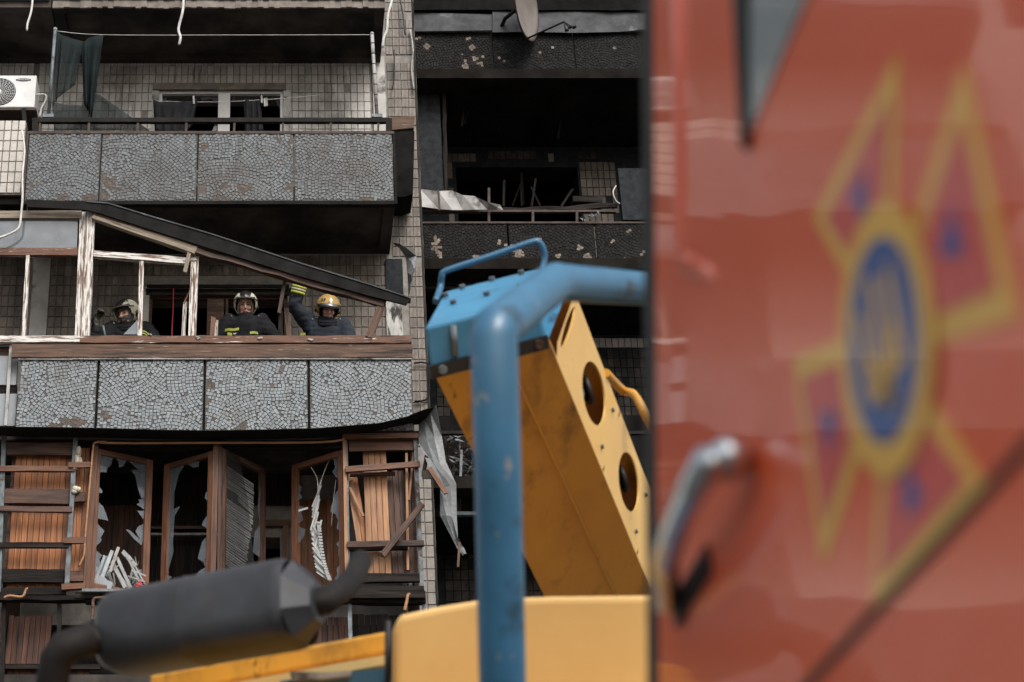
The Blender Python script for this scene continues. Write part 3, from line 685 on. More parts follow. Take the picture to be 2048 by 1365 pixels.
# crumpled foil sheet by the pier
mb = MB()
A = [(786, 487), (800, 497), (812, 515), (815, 545), (818, 570), (818, 590)]; B = [(790, 486), (818, 500), (833, 512), (829, 540), (824, 562), (819, 592)]
for i in range(5):
    yy = [YW-.45, YW-.5, YW-.42, YW-.5, YW-.44, YW-.5]
    p = [W(*A[i], yy[i]), W(*B[i], yy[i]-.06), W(*B[i+1], yy[i+1]-.06), W(*A[i+1], yy[i+1])]
    m_ = (p[1]+p[2])/2; c = (p[0]+p[1]+p[2]+p[3])/4 + Vector((0, random.choice((-.05, .05)), 0))
    mb.add(p + [c], [(0,1,4),(1,2,4),(2,3,4),(3,0,4)])
o = tag(mb.build('torn_foil_sheet', 'galv'), 'torn shiny foil sheet hanging on the tiled pier', 'sheet')
s_ = o.modifiers.new('thick', 'SOLIDIFY'); s_.thickness = .004

# ================================================================= LOWER TIMBER ENCLOSURE
enc = empty('balcony_enclosure', W(400, 1185, YB), 'brown timber balcony enclosure with four smashed casements and stripped cladding', 'balcony enclosure')
YE = YB-.02
def boards(x0, x1, yt, yb, n, Y, mat, jag=False, lean=0, par=enc, name='cladding_board'):
    for i in range(n):
        a = x0 + (x1-x0)*(i+.5)/n; k = CX + (a-CX)*1.0
        xt = a; xb = a - (CX-a)*(-(yb-yt)/7000.)*-1 + lean
        bar(name, xt, yt+random.uniform(-2, 2)*(3 if jag else 1), xb, yb, (x1-x0)/n-.8, Y+random.uniform(0, .006), .018, mat, par, jit=.015, jag0=jag)
boards(32, 146, 905, 1180, 10, YE+.10, 'wood_clad')
boards(152, 181, 895, 1165, 3, YE+.09, 'wood_clad')
bar('post', 8, 868, -4, 1200, 9, YE-.02, .05, 'steel_blue', enc)
bar('post', 151, 876, 133, 1180, 9, YE-.03, .05, 'steel_blue', enc)
hbar('header', -60, 842, 862, 881, YE+.06, .10, 'wood_char', enc, jit=.03)
for (x0, y0, x1, y1, wd, m_, Y) in ((12, 897, 145, 898, 25, 'wood_dark', YE+.02), (-60, 937, 149, 937, 10, 'wood_red', YE-.05), (2, 991, 139, 993, 29, 'wood_dark', YE+.02), (-60, 1016, 144, 1019, 10.5, 'wood_dark', YE-.05),
      (-60, 1090, 136, 1090, 10, 'wood_char', YE-.05), (-60, 1151, 128, 1152, 26, 'wood_char', YE+.02), (-60, 1183, 132, 1182, 14, 'wood_char', YE-.02),
      (137, 930, 180, 929, 10, 'wood_red', YE-.07), (145, 994, 170, 993, 19, 'wood_dark', YE), (127, 1081, 171, 1080, 11, 'wood_red', YE-.07), (135, 1152, 167, 1152, 20, 'wood_dark', YE), (123, 1174, 170, 1171, 12, 'wood_red', YE-.06)):
    bar('batten', x0, y0, x1, y1, wd, Y, .04, m_, enc, jit=.06)
cable('edge_strip', [W(213, 884, YE-.06), W(190, 886, YE-.06), W(186, 900, YE-.06), W(183, 930, YE-.06), W(176, 1010, YE-.06), W(170, 1080, YE-.06), W(168, 1110, YE-.06), W(158, 1133, YE-.06)], .012, 'wood_pale', enc)
cable('edge_strip', [W(195, 883, YE-.05), W(225, 886.5, YE-.05), W(450, 886, YE-.05), W(640, 885, YE-.05), W(688, 879, YE-.05)], .013, 'wood_pale', enc)
for x, y, w_, h in ((157, 912, 9, 20), (152, 979, 10, 9), (150, 938, 8, 4)):
    mb = MB(); c = W(x, y, YE-.03)
    for k in range(7): mb.ball(c + Vector((random.uniform(-1, 1)*w_*.0022, random.uniform(-.02, .02), random.uniform(-1, 1)*h*.003)), (w_*.003, .02, h*.002+.01), 0, 8, 6)
    mb.build('foam_lump', 'foam', enc)
# posts between the casements
bar('post', 191, 890, 172, 1178, 12, YE-.01, .06, 'wood_red', enc)
bar('post', 432, 889, 425.5, 1178, 11, YE-.01, .07, 'wood_red', enc)
bar('post', 441, 889, 437, 1178, 7, YE+.01, .06, 'wood_dark', enc)
bar('post', 688.5, 868, 694, 1178, 7, YE-.02, .06, 'wood_pale', enc)
hbar('lintel', 186, 690, 889, 897, YE+.04, .06, 'wood_char', enc)
hbar('sill', 164, 700, 1177.5, 1183, YE-.10, .2, 'galv', enc)
hbar('sill_beam', 150, 700, 1184, 1196, YE-.04, .1, 'wood_char', enc)

SASH = {}
def sash(xh, yh, xf, yf, ybot, flip, mat='wood_red'):
    """casement hinged at (xh,yh) on the front plane, swung inwards so that its free top corner shows at (xf,yf)"""
    h = W(xh, yh, YE); d = ray(xf, yf); Y = h.z - CH; Yf = Y * d.y / d.z; f = ORG + d * (Yf / d.y)
    zb_ = WZ(ybot, YE); u = (f - h); u.z = 0; wd = u.length; ux_ = u / wd; nr = Vector((ux_.y, -ux_.x, 0))
    if nr.y > 0: nr = -nr
    H = h.z - zb_; Fm = .068; t = .045
    def P(a, b): return h + ux_ * a - Vector((0, 0, b))
    so = plank('window_sash', P(Fm/2, 0), P(Fm/2, H), Fm, t, mat, enc, nrm=nr)
    WM[so.name] = so.matrix_basis.copy()
    def sub(n, a, b, w_):
        o = plank(n, a, b, w_, t, mat, None, nrm=nr); mwl = o.matrix_basis.copy(); o.parent = so; o.matrix_parent_inverse = WM[so.name].inverted(); o.matrix_basis = mwl
        return o
    sub('stile', P(wd-Fm/2, 0), P(wd-Fm/2, H), Fm); sub('rail', P(Fm, .028), P(wd-Fm, .028), .056); sub('rail', P(Fm, H-.03), P(wd-Fm, H-.03), .06)
    return dict(o=so, P=P, wd=wd, H=H, n=nr, F=Fm)
def glass_bits(S, lst):
    for pts in lst:
        q = [S['P'](S['F'] + u*(S['wd']-2*S['F']), .05 + v*(S['H']-.1)) - S['n']*.02 for u, v in pts]
        mb = MB(); mb.prism(q, -S['n']*.004); mb.build('glass_shard', 'shard', S['o'], True)
S1 = sash(190, 896, 306, 921, 1176, False)
glass_bits(S1, [[(0,0),(.28,0),(.25,.06),(.17,.10),(.15,.13),(0,.14)], [(.3,0),(.58,0),(.5,.06),(.42,.07),(.4,.02)], [(.6,0),(1,0),(1,.27),(.93,.28),(.84,.2),(.78,.11),(.68,.07),(.86,.06)],
  [(0,.25),(.09,.28),(.08,.30),(0,.30)], [(0,.37),(.12,.40),(.2,.46),(.24,.5),(0,.5)], [(0,.53),(.05,.55),(.17,.585),(.1,.64),(.12,.66),(0,.72)],
  [(1,.28),(.86,.29),(.9,.31),(.83,.33),(1,.36)], [(1,.37),(.85,.38),(.92,.41),(1,.44)], [(1,.47),(.88,.5),(.83,.54),(.9,.58),(1,.62)], [(.62,.54),(.7,.54),(.98,.61),(.97,.64),(.8,.60)],
  [(0,.74),(.15,.77),(.1,.8),(.12,.84),(.03,.9),(0,.9)], [(1,.82),(.75,.85),(.85,.88),(.9,.95),(1,.97)]])
S2 = sash(427, 901, 328, 930, 1176, True)
glass_bits(S2, [[(1,0),(.62,0),(.78,.07),(.88,.2),(.9,.4),(.74,.33),(.86,.42),(.85,.6),(.95,.65),(1,.9)][:4]+[(.88,.34),(.72,.33),(.86,.4),(.88,.62),(.86,.68),(1,.84)],
  [(.25,0),(.58,0),(.4,.05),(.27,.05)], [(0,.26),(.07,.28),(.09,.32),(0,.36)], [(0,.45),(.12,.5),(.15,.53),(0,.57)], [(0,.62),(.14,.66),(.24,.78),(.1,.82),(0,.79)], [(0,.8),(.1,.82),(.05,.86),(0,.9)], [(1,.85),(.88,.87),(1,.91)], [(0,1),(.3,1),(.35,.94),(.2,.88),(0,.86)]])
S3 = sash(446, 897, 532, 938, 1176, False, 'wood_dark')
glass_bits(S3, [[(1,.42),(.86,.5),(.8,.66),(1,.68)], [(1,.1),(.93,.3),(1,.4)]])
S4 = sash(686, 899, 583, 931, 1176, True)
glass_bits(S4, [[(0,0),(.13,0),(.1,.08),(.16,.11),(.08,.16),(0,.18)], [(0,.26),(.08,.28),(.2,.38),(.22,.42),(.1,.45),(.05,.5),(.08,.56),(0,.6)], [(0,.66),(.1,.68),(.04,.71),(.05,.78),(0,.8)], [(0,.84),(.1,.87),(.08,.92),(.15,.94),(0,1)],
  [(1,.12),(.9,.16),(.96,.2),(.9,.24),(1,.26)], [(1,.30),(.86,.32),(.93,.36),(.88,.42),(1,.44)], [(1,.46),(.83,.5),(.86,.55),(1,.6)], [(1,.75),(.84,.8),(1,.86)]])
# right-hand stripped panel
for (x0, y0, x1, y1, wd, m_, Y, kk) in ((690, 872, 838, 871, 10, 'wood_red', YE-.05, 0), (698, 891, 832, 889, 22, 'wood_red', YE+.02, 0), (691, 939, 840, 927, 11, 'wood_red', YE-.06, 0), (700, 949, 790, 946, 6, 'wood_dark', YE+.03, 0),
      (694, 1089, 848, 1086, 11, 'wood_dark', YE-.05, 0), (700, 1098, 816, 1096, 6, 'wood_char', YE+.03, 0), (700, 1157, 842, 1154, 18, 'wood_char', YE+.0, 0), (696, 1178, 848, 1176, 10, 'wood_char', YE-.03, 0), (696, 1189, 851, 1189, 13, 'wood_char', YE-.06, 0)):
    bar('batten', x0, y0, x1, y1, wd, Y, .04, m_, enc, jit=.07)
boards(725, 772, 903, 1148, 4, YE+.09, 'wood_pale', lean=4)
boards(773, 818, 940, 1148, 4, YE+.13, 'wood_dark', jag=True, lean=6)
bar('cladding_board', 698, 945, 728, 1150, 11, YE+.12, .02, 'wood_pale', enc, jag0=True)
bar('cladding_board', 708, 950, 742, 1150, 11, YE+.14, .02, 'wood_clad', enc, jag0=True)
bar('cladding_board', 700, 975, 727, 1032, 5, YE+.06, .02, 'wood_pale', enc)
bar('stud', 813, 906, 816, 1140, 5, YE+.05, .03, 'wood_pale', enc)
bar('stud', 827, 905, 818, 1000, 4, YE+.05, .03, 'wood_pale', enc)
bar('post', 692, 878, 697, 1180, 7, YE+.01, .05, 'steel_blue', enc)
bar('post', 831, 880, 845, 1188, 8, YE-.01, .05, 'steel_blue', enc)
bar('post', 820, 1150, 822, 1188, 7, YE+.12, .05, 'steel_blue', enc)
tag(bar('fallen_plank', 845, 1007, 761, 1116, 11.5, YE-.12, .035, 'wood_dark', jag1=True), 'dark plank hanging slantwise over the stripped battens beside the pier', 'plank')
# inside the lower balcony
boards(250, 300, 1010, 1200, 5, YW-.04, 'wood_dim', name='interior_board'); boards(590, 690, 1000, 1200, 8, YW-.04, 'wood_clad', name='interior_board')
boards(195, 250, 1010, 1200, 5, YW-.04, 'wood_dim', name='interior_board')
boards(195, 600, 880, 1010, 24, YW-.05, 'wood_char', name='interior_board'); boards(300, 440, 1006, 1200, 8, YW-.05, 'wood_char', name='interior_board')  # black boards added over the back wall, interior darkness put into their colour
hbar('interior_rail', 295, 440, 1052, 1058, YW-.15, .05, 'wood_dark', enc); hbar('interior_rail', 295, 440, 1066, 1070, YW-.2, .04, 'sheet_white', enc)
hbar('door_casing', 520, 580, 1040, 1052, YW-.06, .05, 'wood_red', enc); bar('door_casing', 572, 1052, 570, 1200, 12, YW-.06, .05, 'wood_red', enc)
mb = MB()
c0 = -2.7
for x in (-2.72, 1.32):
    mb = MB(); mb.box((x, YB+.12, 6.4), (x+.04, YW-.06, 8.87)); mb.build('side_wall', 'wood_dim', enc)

# floor below: charred parapet zone
low = empty('charred_parapet', W(400, 1365, YB), 'charred timber cladding and posts under the smashed casements', 'cladding')
hbar('beam', -60, 170, 1191, 1200, YE-.03, .1, 'wood_char', low, jit=.2); hbar('beam', 170, 852, 1197, 1205, YE+.0, .1, 'wood_char', low, jit=.2)
boards(18, 105, 1232, 1328, 8, YE+.28, 'wood_dim', par=low, lean=-2); boards(14, 180, 1338, 1420, 13, YE+.27, 'wood_dim', par=low, lean=-2)
boards(610, 700, 1235, 1420, 8, YE+.28, 'wood_dim', par=low); boards(705, 800, 1230, 1420, 8, YE+.3, 'wood_char', par=low); boards(300, 600, 1225, 1420, 14, YE+.3, 'wood_char', par=low)
hbar('batten', -20, 200, 1329, 1338, YE+.2, .05, 'wood_char', low)
for x0, x1 in ((118, 117), (699, 704), (848, 852), (8, 2)): bar('post', x0, 1200, x1, 1420, 8, YE+.05, .06, 'steel_blue' if x0 > 600 else 'metal_black', low)
mb = MB(); mb.box((-3.3, YB+.5, 6.35), (1.4, YB+.55, 7.0)); mb.build('backing', 'soot', low)
cable('hanging_strip', [W(8, 1196, YE-.1), W(20, 1192, YE-.1), W(44, 1194, YE-.1), W(52, 1180, YE-.1), W(56, 1178, YE-.1)], .014, 'wood_pale', low)
cable('hanging_strip', [W(250, 1196, YE-.1), W(200, 1196, YE-.1), W(187, 1200, YE-.1), W(186, 1218, YE-.1), W(184, 1242, YE-.1)], .016, 'wood_weather', low)
cable('hanging_strip', [W(820, 1190, YE-.12), W(816, 1190, YE-.12), W(813, 1205, YE-.12), W(809, 1222, YE-.12)], .016, 'wood_pale', low)

# ---- galvanised sheet under the lower parapet and its torn end
Fp = [(-120, 853), (80, 854), (200, 856), (330, 860), (420, 861), (540, 859), (640, 856), (760, 846), (815, 833), (840, 822), (872, 812)]
mb = MB()
for i in range(len(Fp)-1):
    a, b = W(*Fp[i], YB-.30), W(*Fp[i+1], YB-.30)
    a2, b2 = Vector((a.x, YB-.005, min(a.z-.0, 8.93)+.03)), Vector((b.x, YB-.005, min(b.z, 8.93)+.03))
    P8 = [a, b, b2, a2]; mb.add(P8, [(0, 1, 2, 3)])
o = tag(mb.build('sheet_metal_canopy', 'metal_tar', None, True), 'buckled dark sheet metal canopy under the lower grey mosaic parapet', 'canopy')
s_ = o.modifiers.new('thick', 'SOLIDIFY'); s_.thickness = .006
Lp = [(838, 850), (838, 885), (857, 936), (880, 976), (881, 1031), (902, 1075), (913, 1096), (926, 1111)]
Rp = [(872, 812), (884, 872), (892, 924), (912, 970), (914, 1036), (916, 1075), (927, 1097), (933, 1108)]
yl = [-.05, -.12, -.32, -.30, -.28, -.24, -.26, -.3]; yr = [-.30, -.22, -.24, -.28, -.30, -.30, -.22, -.26]
mb = MB()
for i in range(7):
    n_ = 3
    for k in range(n_):
        def pt(i_, s): 
            a = W(*Lp[i_], YB+yl[i_]); b = W(*Rp[i_], YB+yr[i_]); q = a.lerp(b, s)
            q.y += .02*math.sin(i_*2.1+s*5); return q
        mb.add([pt(i, k/n_), pt(i, (k+1)/n_), pt(i+1, (k+1)/n_), pt(i+1, k/n_)], [(0, 1, 2, 3)])
o = tag(mb.build('torn_sheet_metal', 'galv', None, True), 'torn galvanised sheet dangling in folds beside the tiled pier', 'sheet')
s_ = o.modifiers.new('thick', 'SOLIDIFY'); s_.thickness = .004
tag(bar('splintered_stick', 859, 936, 895, 990, 9, YB-.38, .03, 'wood_red', jag1=True), 'short reddish stick lying on the dangling galvanised sheet', 'stick')
tag(bar('charred_stick', 854, 908, 848, 943, 8, YB-.25, .03, 'wood_char', jag0=True, jag1=True), 'charred stub of wood beside the top of the dangling sheet', 'stick')
tag(bar('thin_stick', 919, 1085, 916, 1134, 4.5, YB-.34, .02, 'wood_red'), 'thin stick hanging at the tip of the dangling sheet', 'stick')

# burnt junk on the neighbouring loggia
rnd = random.Random(5); mb = MB()
for k in range(420):
    x, y = rnd.uniform(884, 1000), rnd.uniform(868, 1022)
    if rnd.random() < .35 and y > 980: pass
    c = W(x, y, YR+rnd.uniform(.1, .45)); L_ = rnd.uniform(.02, .10); a = rnd.uniform(0, 6.28); d = Vector((math.cos(a), rnd.uniform(-.5, .5), math.sin(a)))*L_
    n_ = Vector((-d.z, rnd.uniform(-.02, .02), d.x))*.22
    mb.add([c-d, c+n_, c+d, c-n_+Vector((0, .01, 0))], [(0, 1, 2, 3)], 0 if rnd.random() < .8 else 1)
tag(mb.build('burnt_debris', ['wood_char', 'galv']), 'heap of burnt leaves and scraps on the charred loggia behind the sheet', 'debris', kind='stuff')
mb = MB(); mb.box((PX+.06, YR+.5, 8.9), (5, YR+.53, 10.1)); mb.build('loggia_screen', 'soot', bld)

# white bent sheet on burnt loggia
mb = MB()
Tp = [(840, 379), (876, 383), (905, 382), (925, 391), (950, 393), (975, 405), (1000, 410)]; Bp = [(842, 414), (877, 419), (905, 421), (925, 421), (950, 420), (975, 420), (1006, 421)]
for i in range(6):
    yo = [0, -.05, -.02, -.05, -.03, -.05, -.03]
    mb.add([W(*Tp[i], YR-.05+yo[i]), W(*Tp[i+1], YR-.05+yo[i+1]), W(*Bp[i+1], YR-.1-yo[i+1]), W(*Bp[i], YR-.1-yo[i])], [(0, 1, 2, 3)])
o = tag(mb.build('bent_white_sheet', 'sheet_white', None, True), 'bent whitish metal sheet lying on the rail of the burnt loggia', 'sheet')
s_ = o.modifiers.new('thick', 'SOLIDIFY'); s_.thickness = .006
bar_ = bar('sheet_strut', 877, 380, 879, 421, 4, YR-.17, .02, 'metal_rust'); tag(bar_, 'rusty upright strut standing against the bent whitish sheet', 'strut')
rnd = random.Random(9); mb = MB()
for k in range(26):
    x = 1160 + k*1.6; y = 440 - k*.55 + rnd.uniform(-3, 3); c = W(x, y, YR-.03)
    a, b, d = [Vector((rnd.uniform(-.03, .03), rnd.uniform(-.03, .02), rnd.uniform(-.03, .03))) for _ in range(3)]
    mb.add([c+a, c+b, c+d], [(0, 1, 2)])
tag(mb.build('crumpled_foil', 'galv'), 'scrap of crumpled foil on the rusty sill of the burnt loggia', 'foil')
cable_ = cable('melted_wire', [W(1232, 372, YR), W(1226, 385, YR-.02), W(1232, 402, YR), W(1240, 408, YR)], .008, 'cable'); tag(cable_, 'pale melted wire at the end of the burnt loggia', 'wire')

# ================================================================= LOOSE THINGS ON THE BUILDING
# satellite dish
c = W(1044, 12, YR-.42); e1 = (W(1078, 78, YR-.42) - W(1010, -54, YR-.42)); 
dsh = empty('satellite_dish', c, 'rust stained satellite dish on the burnt upper parapet', 'satellite dish')
axis = Vector((.83, -.42, -.10)).normalized(); lu = Vector((.42, 0, -1)); lu = (lu - axis*lu.dot(axis)).normalized(); lv = axis.cross(lu)
mb = MB(); RR = .43; rings = 9; n = 40; vs = []
for i in range(rings+1):
    r = RR*i/rings
    for j in range(n):
        a = 2*math.pi*j/n; vs.append(c + lu*math.cos(a)*r*1.06 + lv*math.sin(a)*r + axis*(.30*r*r))
fs = [(i*n+j, i*n+(j+1)%n, (i+1)*n+(j+1)%n, (i+1)*n+j) for i in range(rings) for j in range(n)]
mb.add(vs, fs, 0, True); o = mb.build('reflector', 'dish', dsh, True); s_ = o.modifiers.new('t', 'SOLIDIFY'); s_.thickness = .008
rim = [c + lu*math.cos(2*math.pi*j/n)*RR*1.06 + lv*math.sin(2*math.pi*j/n)*RR + axis*(.3*RR*RR) for j in range(n+1)]
mb = MB(); mb.tube(rim, .011, 6, cap=False); mb.build('rim', 'metal_rust', dsh)
b0 = c + lu*RR*1.05 + axis*.05; b1 = W(1128, 44, YR-.75)
mb = MB(); mb.tube([b0, b1], .012, 8); mb.build('feed_arm', 'metal_black', dsh)
mb = MB()
for dx, dy in ((14, 10), (7, 16), (22, 10)):
    e = W(1124+dx, 46+dy, YR-.75); mb.tube([b1, e], .008, 6); mb.tube([e, e+Vector((.03, -.03, -.005))], .018, 8)
mb.build('feed_head', 'metal_black', dsh)
mb = MB(); mb.tube([c - axis*.02, c - axis*.2 + Vector((0, .2, 0)), Vector((c.x-.25, YR, c.z-.1))], .025, 8); mb.build('mount', 'metal_black', dsh)

# air conditioner
ac = empty('air_conditioner', W(30, 217, YB+.25), 'white air conditioner outdoor unit on a bracket beside the railing', 'air conditioner')
ya = YB+.25; x0, x1 = WX(-62, 185, ya), WX(71, 185, ya); z0, z1 = WZ(215, ya), WZ(151, ya)
mb = MB(); mb.box((x0, ya, z0), (x1, ya+.28, z1)); bevel(mb.build('casing', 'ac_white', ac), .012)
cx_, cz_ = WX(-1, 183, ya), WZ(184, ya); rr = WX(32, 183, ya)-cx_
mb = MB(); mb.tube([(cx_, ya-.004, cz_), (cx_, ya+.0, cz_)], rr, 32, smooth=False); mb.build('fan_opening', 'ac_dark', ac)
mb = MB()
for k in range(1, 9):
    r = rr*k/8.5; mb.tube([(cx_+math.cos(a*math.pi/16)*r, ya-.012, cz_+math.sin(a*math.pi/16)*r) for a in range(33)], .0022, 4, cap=False)
for k in range(24):
    a0 = k*math.pi/12; mb.tube([(cx_+math.cos(a0+.35*s)*rr*s, ya-.012, cz_+math.sin(a0+.35*s)*rr*s) for s in (.12, .4, .7, 1)], .0022, 4)
mb.ball((cx_, ya-.012, cz_), (rr*.14, .006, rr*.14)); mb.build('fan_grille', 'ac_white', ac)
mb = MB(); cc = W(47, 160, ya-.003)
mb.add([cc + Vector((math.cos(a*math.pi/12)*.088, 0, math.sin(a*math.pi/12)*.021)) for a in range(24)], [tuple(range(24))]); mb.build('badge', 'ac_dark', ac)
text('badge_lettering', 'SAMSUNG', .030, 'ac_white', Matrix.Translation(cc + Vector((0, -.0025, 0))) @ Matrix.Rotation(R(90), 4, 'X'), ac)
for x in (47, -40): bar('bracket', x, 216, x+6, 276, 8, ya-.02, .03, 'metal_black', ac)
mb = MB(); mb.box((x0, ya+.01, z0-.03), (x1+.02, ya+.6, z0-.004)); mb.build('bracket', 'metal_rust', ac)
cable('hose', [W(71, 190, ya+.1), W(90, 190, ya+.1), W(92, 200, ya+.1), W(84, 215, ya+.1), W(79, 235, ya+.1)], .012, 'cable', ac)

# clothes line poles
def pole(x0, y0, x1, y1, label, bands):
    p = empty('clothesline_pole', W(x1, y1, YB+.03), label, 'pole', 'clothes line poles')
    mb = MB(); mb.tube([W(x1, y1, YB+.03), W(x0, y0, YB-.10)], .02, 8); mb.build('tube', 'steel_blue' if not bands else 'sheet_white', p)
    mb = MB(); mb.ball(W(x0, y0, YB-.10), .024); mb.build('cap', 'sheet_white', p)
    a, b = W(x1, y1, YB+.03), W(x0, y0, YB-.10)
    if bands:
        for k in range(1, 8):
            q = a.lerp(b, k/8); mb = MB(); mb.tube([q, q+(b-a).normalized()*.012], .0215, 8); mb.build('band', 'cable_black', p)
    mb = MB(); mb.box(tuple(a+Vector((-.06, -.03, -.02))), tuple(a+Vector((.06, .05, .02)))); mb.build('foot', 'steel_blue', p)
pole(744, 68, 754, 234, 'slim whitish banded pole at the pier end of the railing', True)
pole(110.5, 59, 97, 234, 'slim grey pole among the dark netting at the railing', False)
tag(cable('clothesline', [W(110, 62, YB-.1), W(205, 70, YB-.1), W(470, 70.5, YB-.1), W(744, 70, YB-.1)], .004, 'cable', n=5), 'pale clothes line strung between the two railing poles', 'line')
tag(cable('clothesline', [W(300, 202, YB+.75), W(430, 204.5, YB+.75), W(570, 197, YB+.75), W(640, 190, YB+.9)], .004, 'cable', n=5), 'pale drying line across the upper white window', 'line')

def drape(name, top, bot, Y, mat, label, cat, folds=5, amp=.035, nx=22, nz=8, seed=1):
    rn = random.Random(seed); ph = rn.uniform(0, 6); vs = []; fs = []
    def along(P_, t):
        t *= len(P_)-1; i = min(int(t), len(P_)-2); f = t-i; return (P_[i][0]*(1-f)+P_[i+1][0]*f, P_[i][1]*(1-f)+P_[i+1][1]*f)
    for j in range(nz+1):
        v = j/nz
        for i in range(nx+1):
            u = i/nx; a, b = along(top, u), along(bot, u); x, y = a[0]*(1-v)+b[0]*v, a[1]*(1-v)+b[1]*v
            vs.append(W(x, y, Y + amp*(.3+.7*v)*math.sin(u*folds*6.28+ph+v*1.3) + rn.uniform(-.004, .004)))
    for j in range(nz):
        for i in range(nx): a = j*(nx+1)+i; fs.append((a, a+1, a+nx+2, a+nx+1))
    mb = MB(); mb.add(vs, fs, 0, True); o = mb.build(name, mat); s_ = o.modifiers.new('t', 'SOLIDIFY'); s_.thickness = .003
    return tag(o, label, cat)
drape('hanging_cloth', [(306, 200), (320, 205), (350, 204), (384, 203), (395, 195)], [(310, 262), (330, 268), (350, 266), (366, 268), (386, 250)], YB+.72, 'cloth_black', 'black cloth pegged on the drying line at the window edge', 'cloth')
drape('hanging_trousers', [(487, 197), (505, 202), (520, 201)], [(490, 268), (508, 270), (527, 262)], YB+.74, 'cloth_black', 'black trousers hung on the drying line beside two pale pegs', 'trousers', folds=3)
for k, (x, y) in enumerate(((523, 198), (529, 205), (533, 204), (387, 200))):
    p = bar('clothes_peg', x, y-8, x+1, y+8, 3.5, YB+.70, .015, 'sheet_white'); tag(p, 'pale clothes peg on the drying line', 'peg', 'pegs on the drying line')
drape('torn_netting', [(163, 92), (176, 76), (207, 69)], [(168, 208), (178, 226), (184, 240)], YB+.05, 'cloth_green', 'dark green cloth hanging torn in a long strip by the railing pole', 'cloth', folds=2, amp=.06)
drape('torn_netting', [(112, 62), (126, 72), (168, 84)], [(105, 215), (116, 196), (150, 170)], YB+.12, 'netting', 'sheer dark netting behind the grey railing pole', 'netting', folds=3, amp=.05, seed=4)
drape('bunched_netting', [(104, 205), (130, 210), (165, 212), (185, 188), (200, 190)], [(108, 262), (140, 262), (190, 262), (240, 262), (305, 266)], YB+.10, 'netting', 'dark green netting bunched low behind the railing', 'netting', folds=2, amp=.04, seed=6)

# loose cables
for pts, lb in (([(66, -30), (65, 0), (62, 25), (55, 48), (54, 61)], 'short white cable end dangling over the grey pole'),
                ([(368, -30), (367, 0), (365, 25), (357, 58), (361, 75), (358, 90)], 'ragged white strip dangling from the slab above'),
                ([(786, -30), (784, 0), (776, 30), (774, 60), (768, 75), (765, 95)], 'ragged white strip dangling at the corner of the slab above'),
                ([(44, 262), (49, 300), (45, 350), (45, 395), (42, 430), (38, 455), (20, 468), (-20, 482)], 'thick white cable looping down past the glass pane')):
    tag(cable('hanging_cable', [W(x, y, YB-.14+.02*math.sin(y)) for x, y in pts], .013 if 'ragged' not in lb else .016, 'cable'), lb, 'cable', 'loose cables')
tag(cable('hanging_cable', [W(800, 0, YW-.1), W(806, 30, YW-.1), W(810, 70, YW-.1)], .009, 'cable_black'), 'black cable end on the tiled pier', 'cable')
tag(cable('hanging_cable', [W(788, 100, YW-.08), W(789, 150, YW-.08), W(784, 180, YW-.08)], .009, 'cable_black'), 'black cable running down the pale pier plaster', 'cable')
tag(cable('torn_edge_cable', [W(820, 60, YW-.05), W(826, 100, YW-.07), W(823, 140, YW-.05), W(828, 180, YW-.06)], .012, 'sheet_white'), 'whitish torn strip along the pier corner beside the burnt parapet', 'strip')
tag(cable('red_rope', [W(347, 577, YW-.1), W(346, 620, YW-.1), W(344, 660, YW-.1), W(344, 690, YW-.1)], .009, 'toy_red'), 'red rope hanging in front of the dark middle window', 'rope')

# venetian blind behind the third casement
vb = empty('venetian_blind', S3['P'](.3, .3), 'grey venetian blind hanging crooked behind dark mesh in a casement', 'blind')
for k in range(46):
    v = .10 + k*.0185; u0, u1 = .03, .97 - .010*max(0, k-12) - random.uniform(0, .05)
    if 8 < k < 13: u0 = .50
    if 38 < k < 42: continue
    P0 = S3['P'](S3['F']+u0*(S3['wd']-2*S3['F']), v*S3['H']-.035) - S3['n']*.08; P1 = S3['P'](S3['F']+u1*(S3['wd']-2*S3['F']), v*S3['H']+.035+random.uniform(0, .012)) - S3['n']*.08
    plank('slat', P0, P1, .023, .003, 'slat', vb, nrm=S3['n']+Vector((0, 0, .25)), jit=.02)
mb = MB(); q = [S3['P'](S3['F']+u*(S3['wd']-2*S3['F']), v*S3['H']) + S3['n']*.02 for u, v in ((-.05, .0), (.3, .0), (.55, .3), (.85, .95), (.3, 1), (-.05, 1))]
mb.prism(q, -S3['n']*.002); tag(mb.build('insect_screen', 'screen', None, True), 'torn dark insect screen sagging in front of the crooked blind', 'screen')
# fan of slats in the fourth casement
vb = empty('venetian_blind', W(645, 1160, YB+.3), 'white blind collapsed into a hanging fan of slats', 'blind')
Yv = YE+.22
spine = [(640, 985), (636, 1010), (634, 1040), (637, 1060), (640, 1090), (645, 1120), (652, 1145), (658, 1160)]
for k in range(26):
    t = k/25*(len(spine)-1.001); i = int(t); f = t-i; x = spine[i][0]*(1-f)+spine[i+1][0]*f; y = spine[i][1]*(1-f)+spine[i+1][1]*f
    if k < 13:
        bar('slat', x-4-random.uniform(0, 12), y+22, x+random.uniform(0, 6), y-random.uniform(18, 34), 3.2, Yv+random.uniform(-.03, .03), .003, 'slat', vb)
    else:
        L_ = 38 - (k-13)*.6; a = R(112 + (k-13)*2.6)
        bar('slat', x+2, y+2, x+math.cos(a)*L_, y-math.sin(a)*L_*.9, 4.2, Yv+random.uniform(-.04, .02), .003, 'slat', vb)
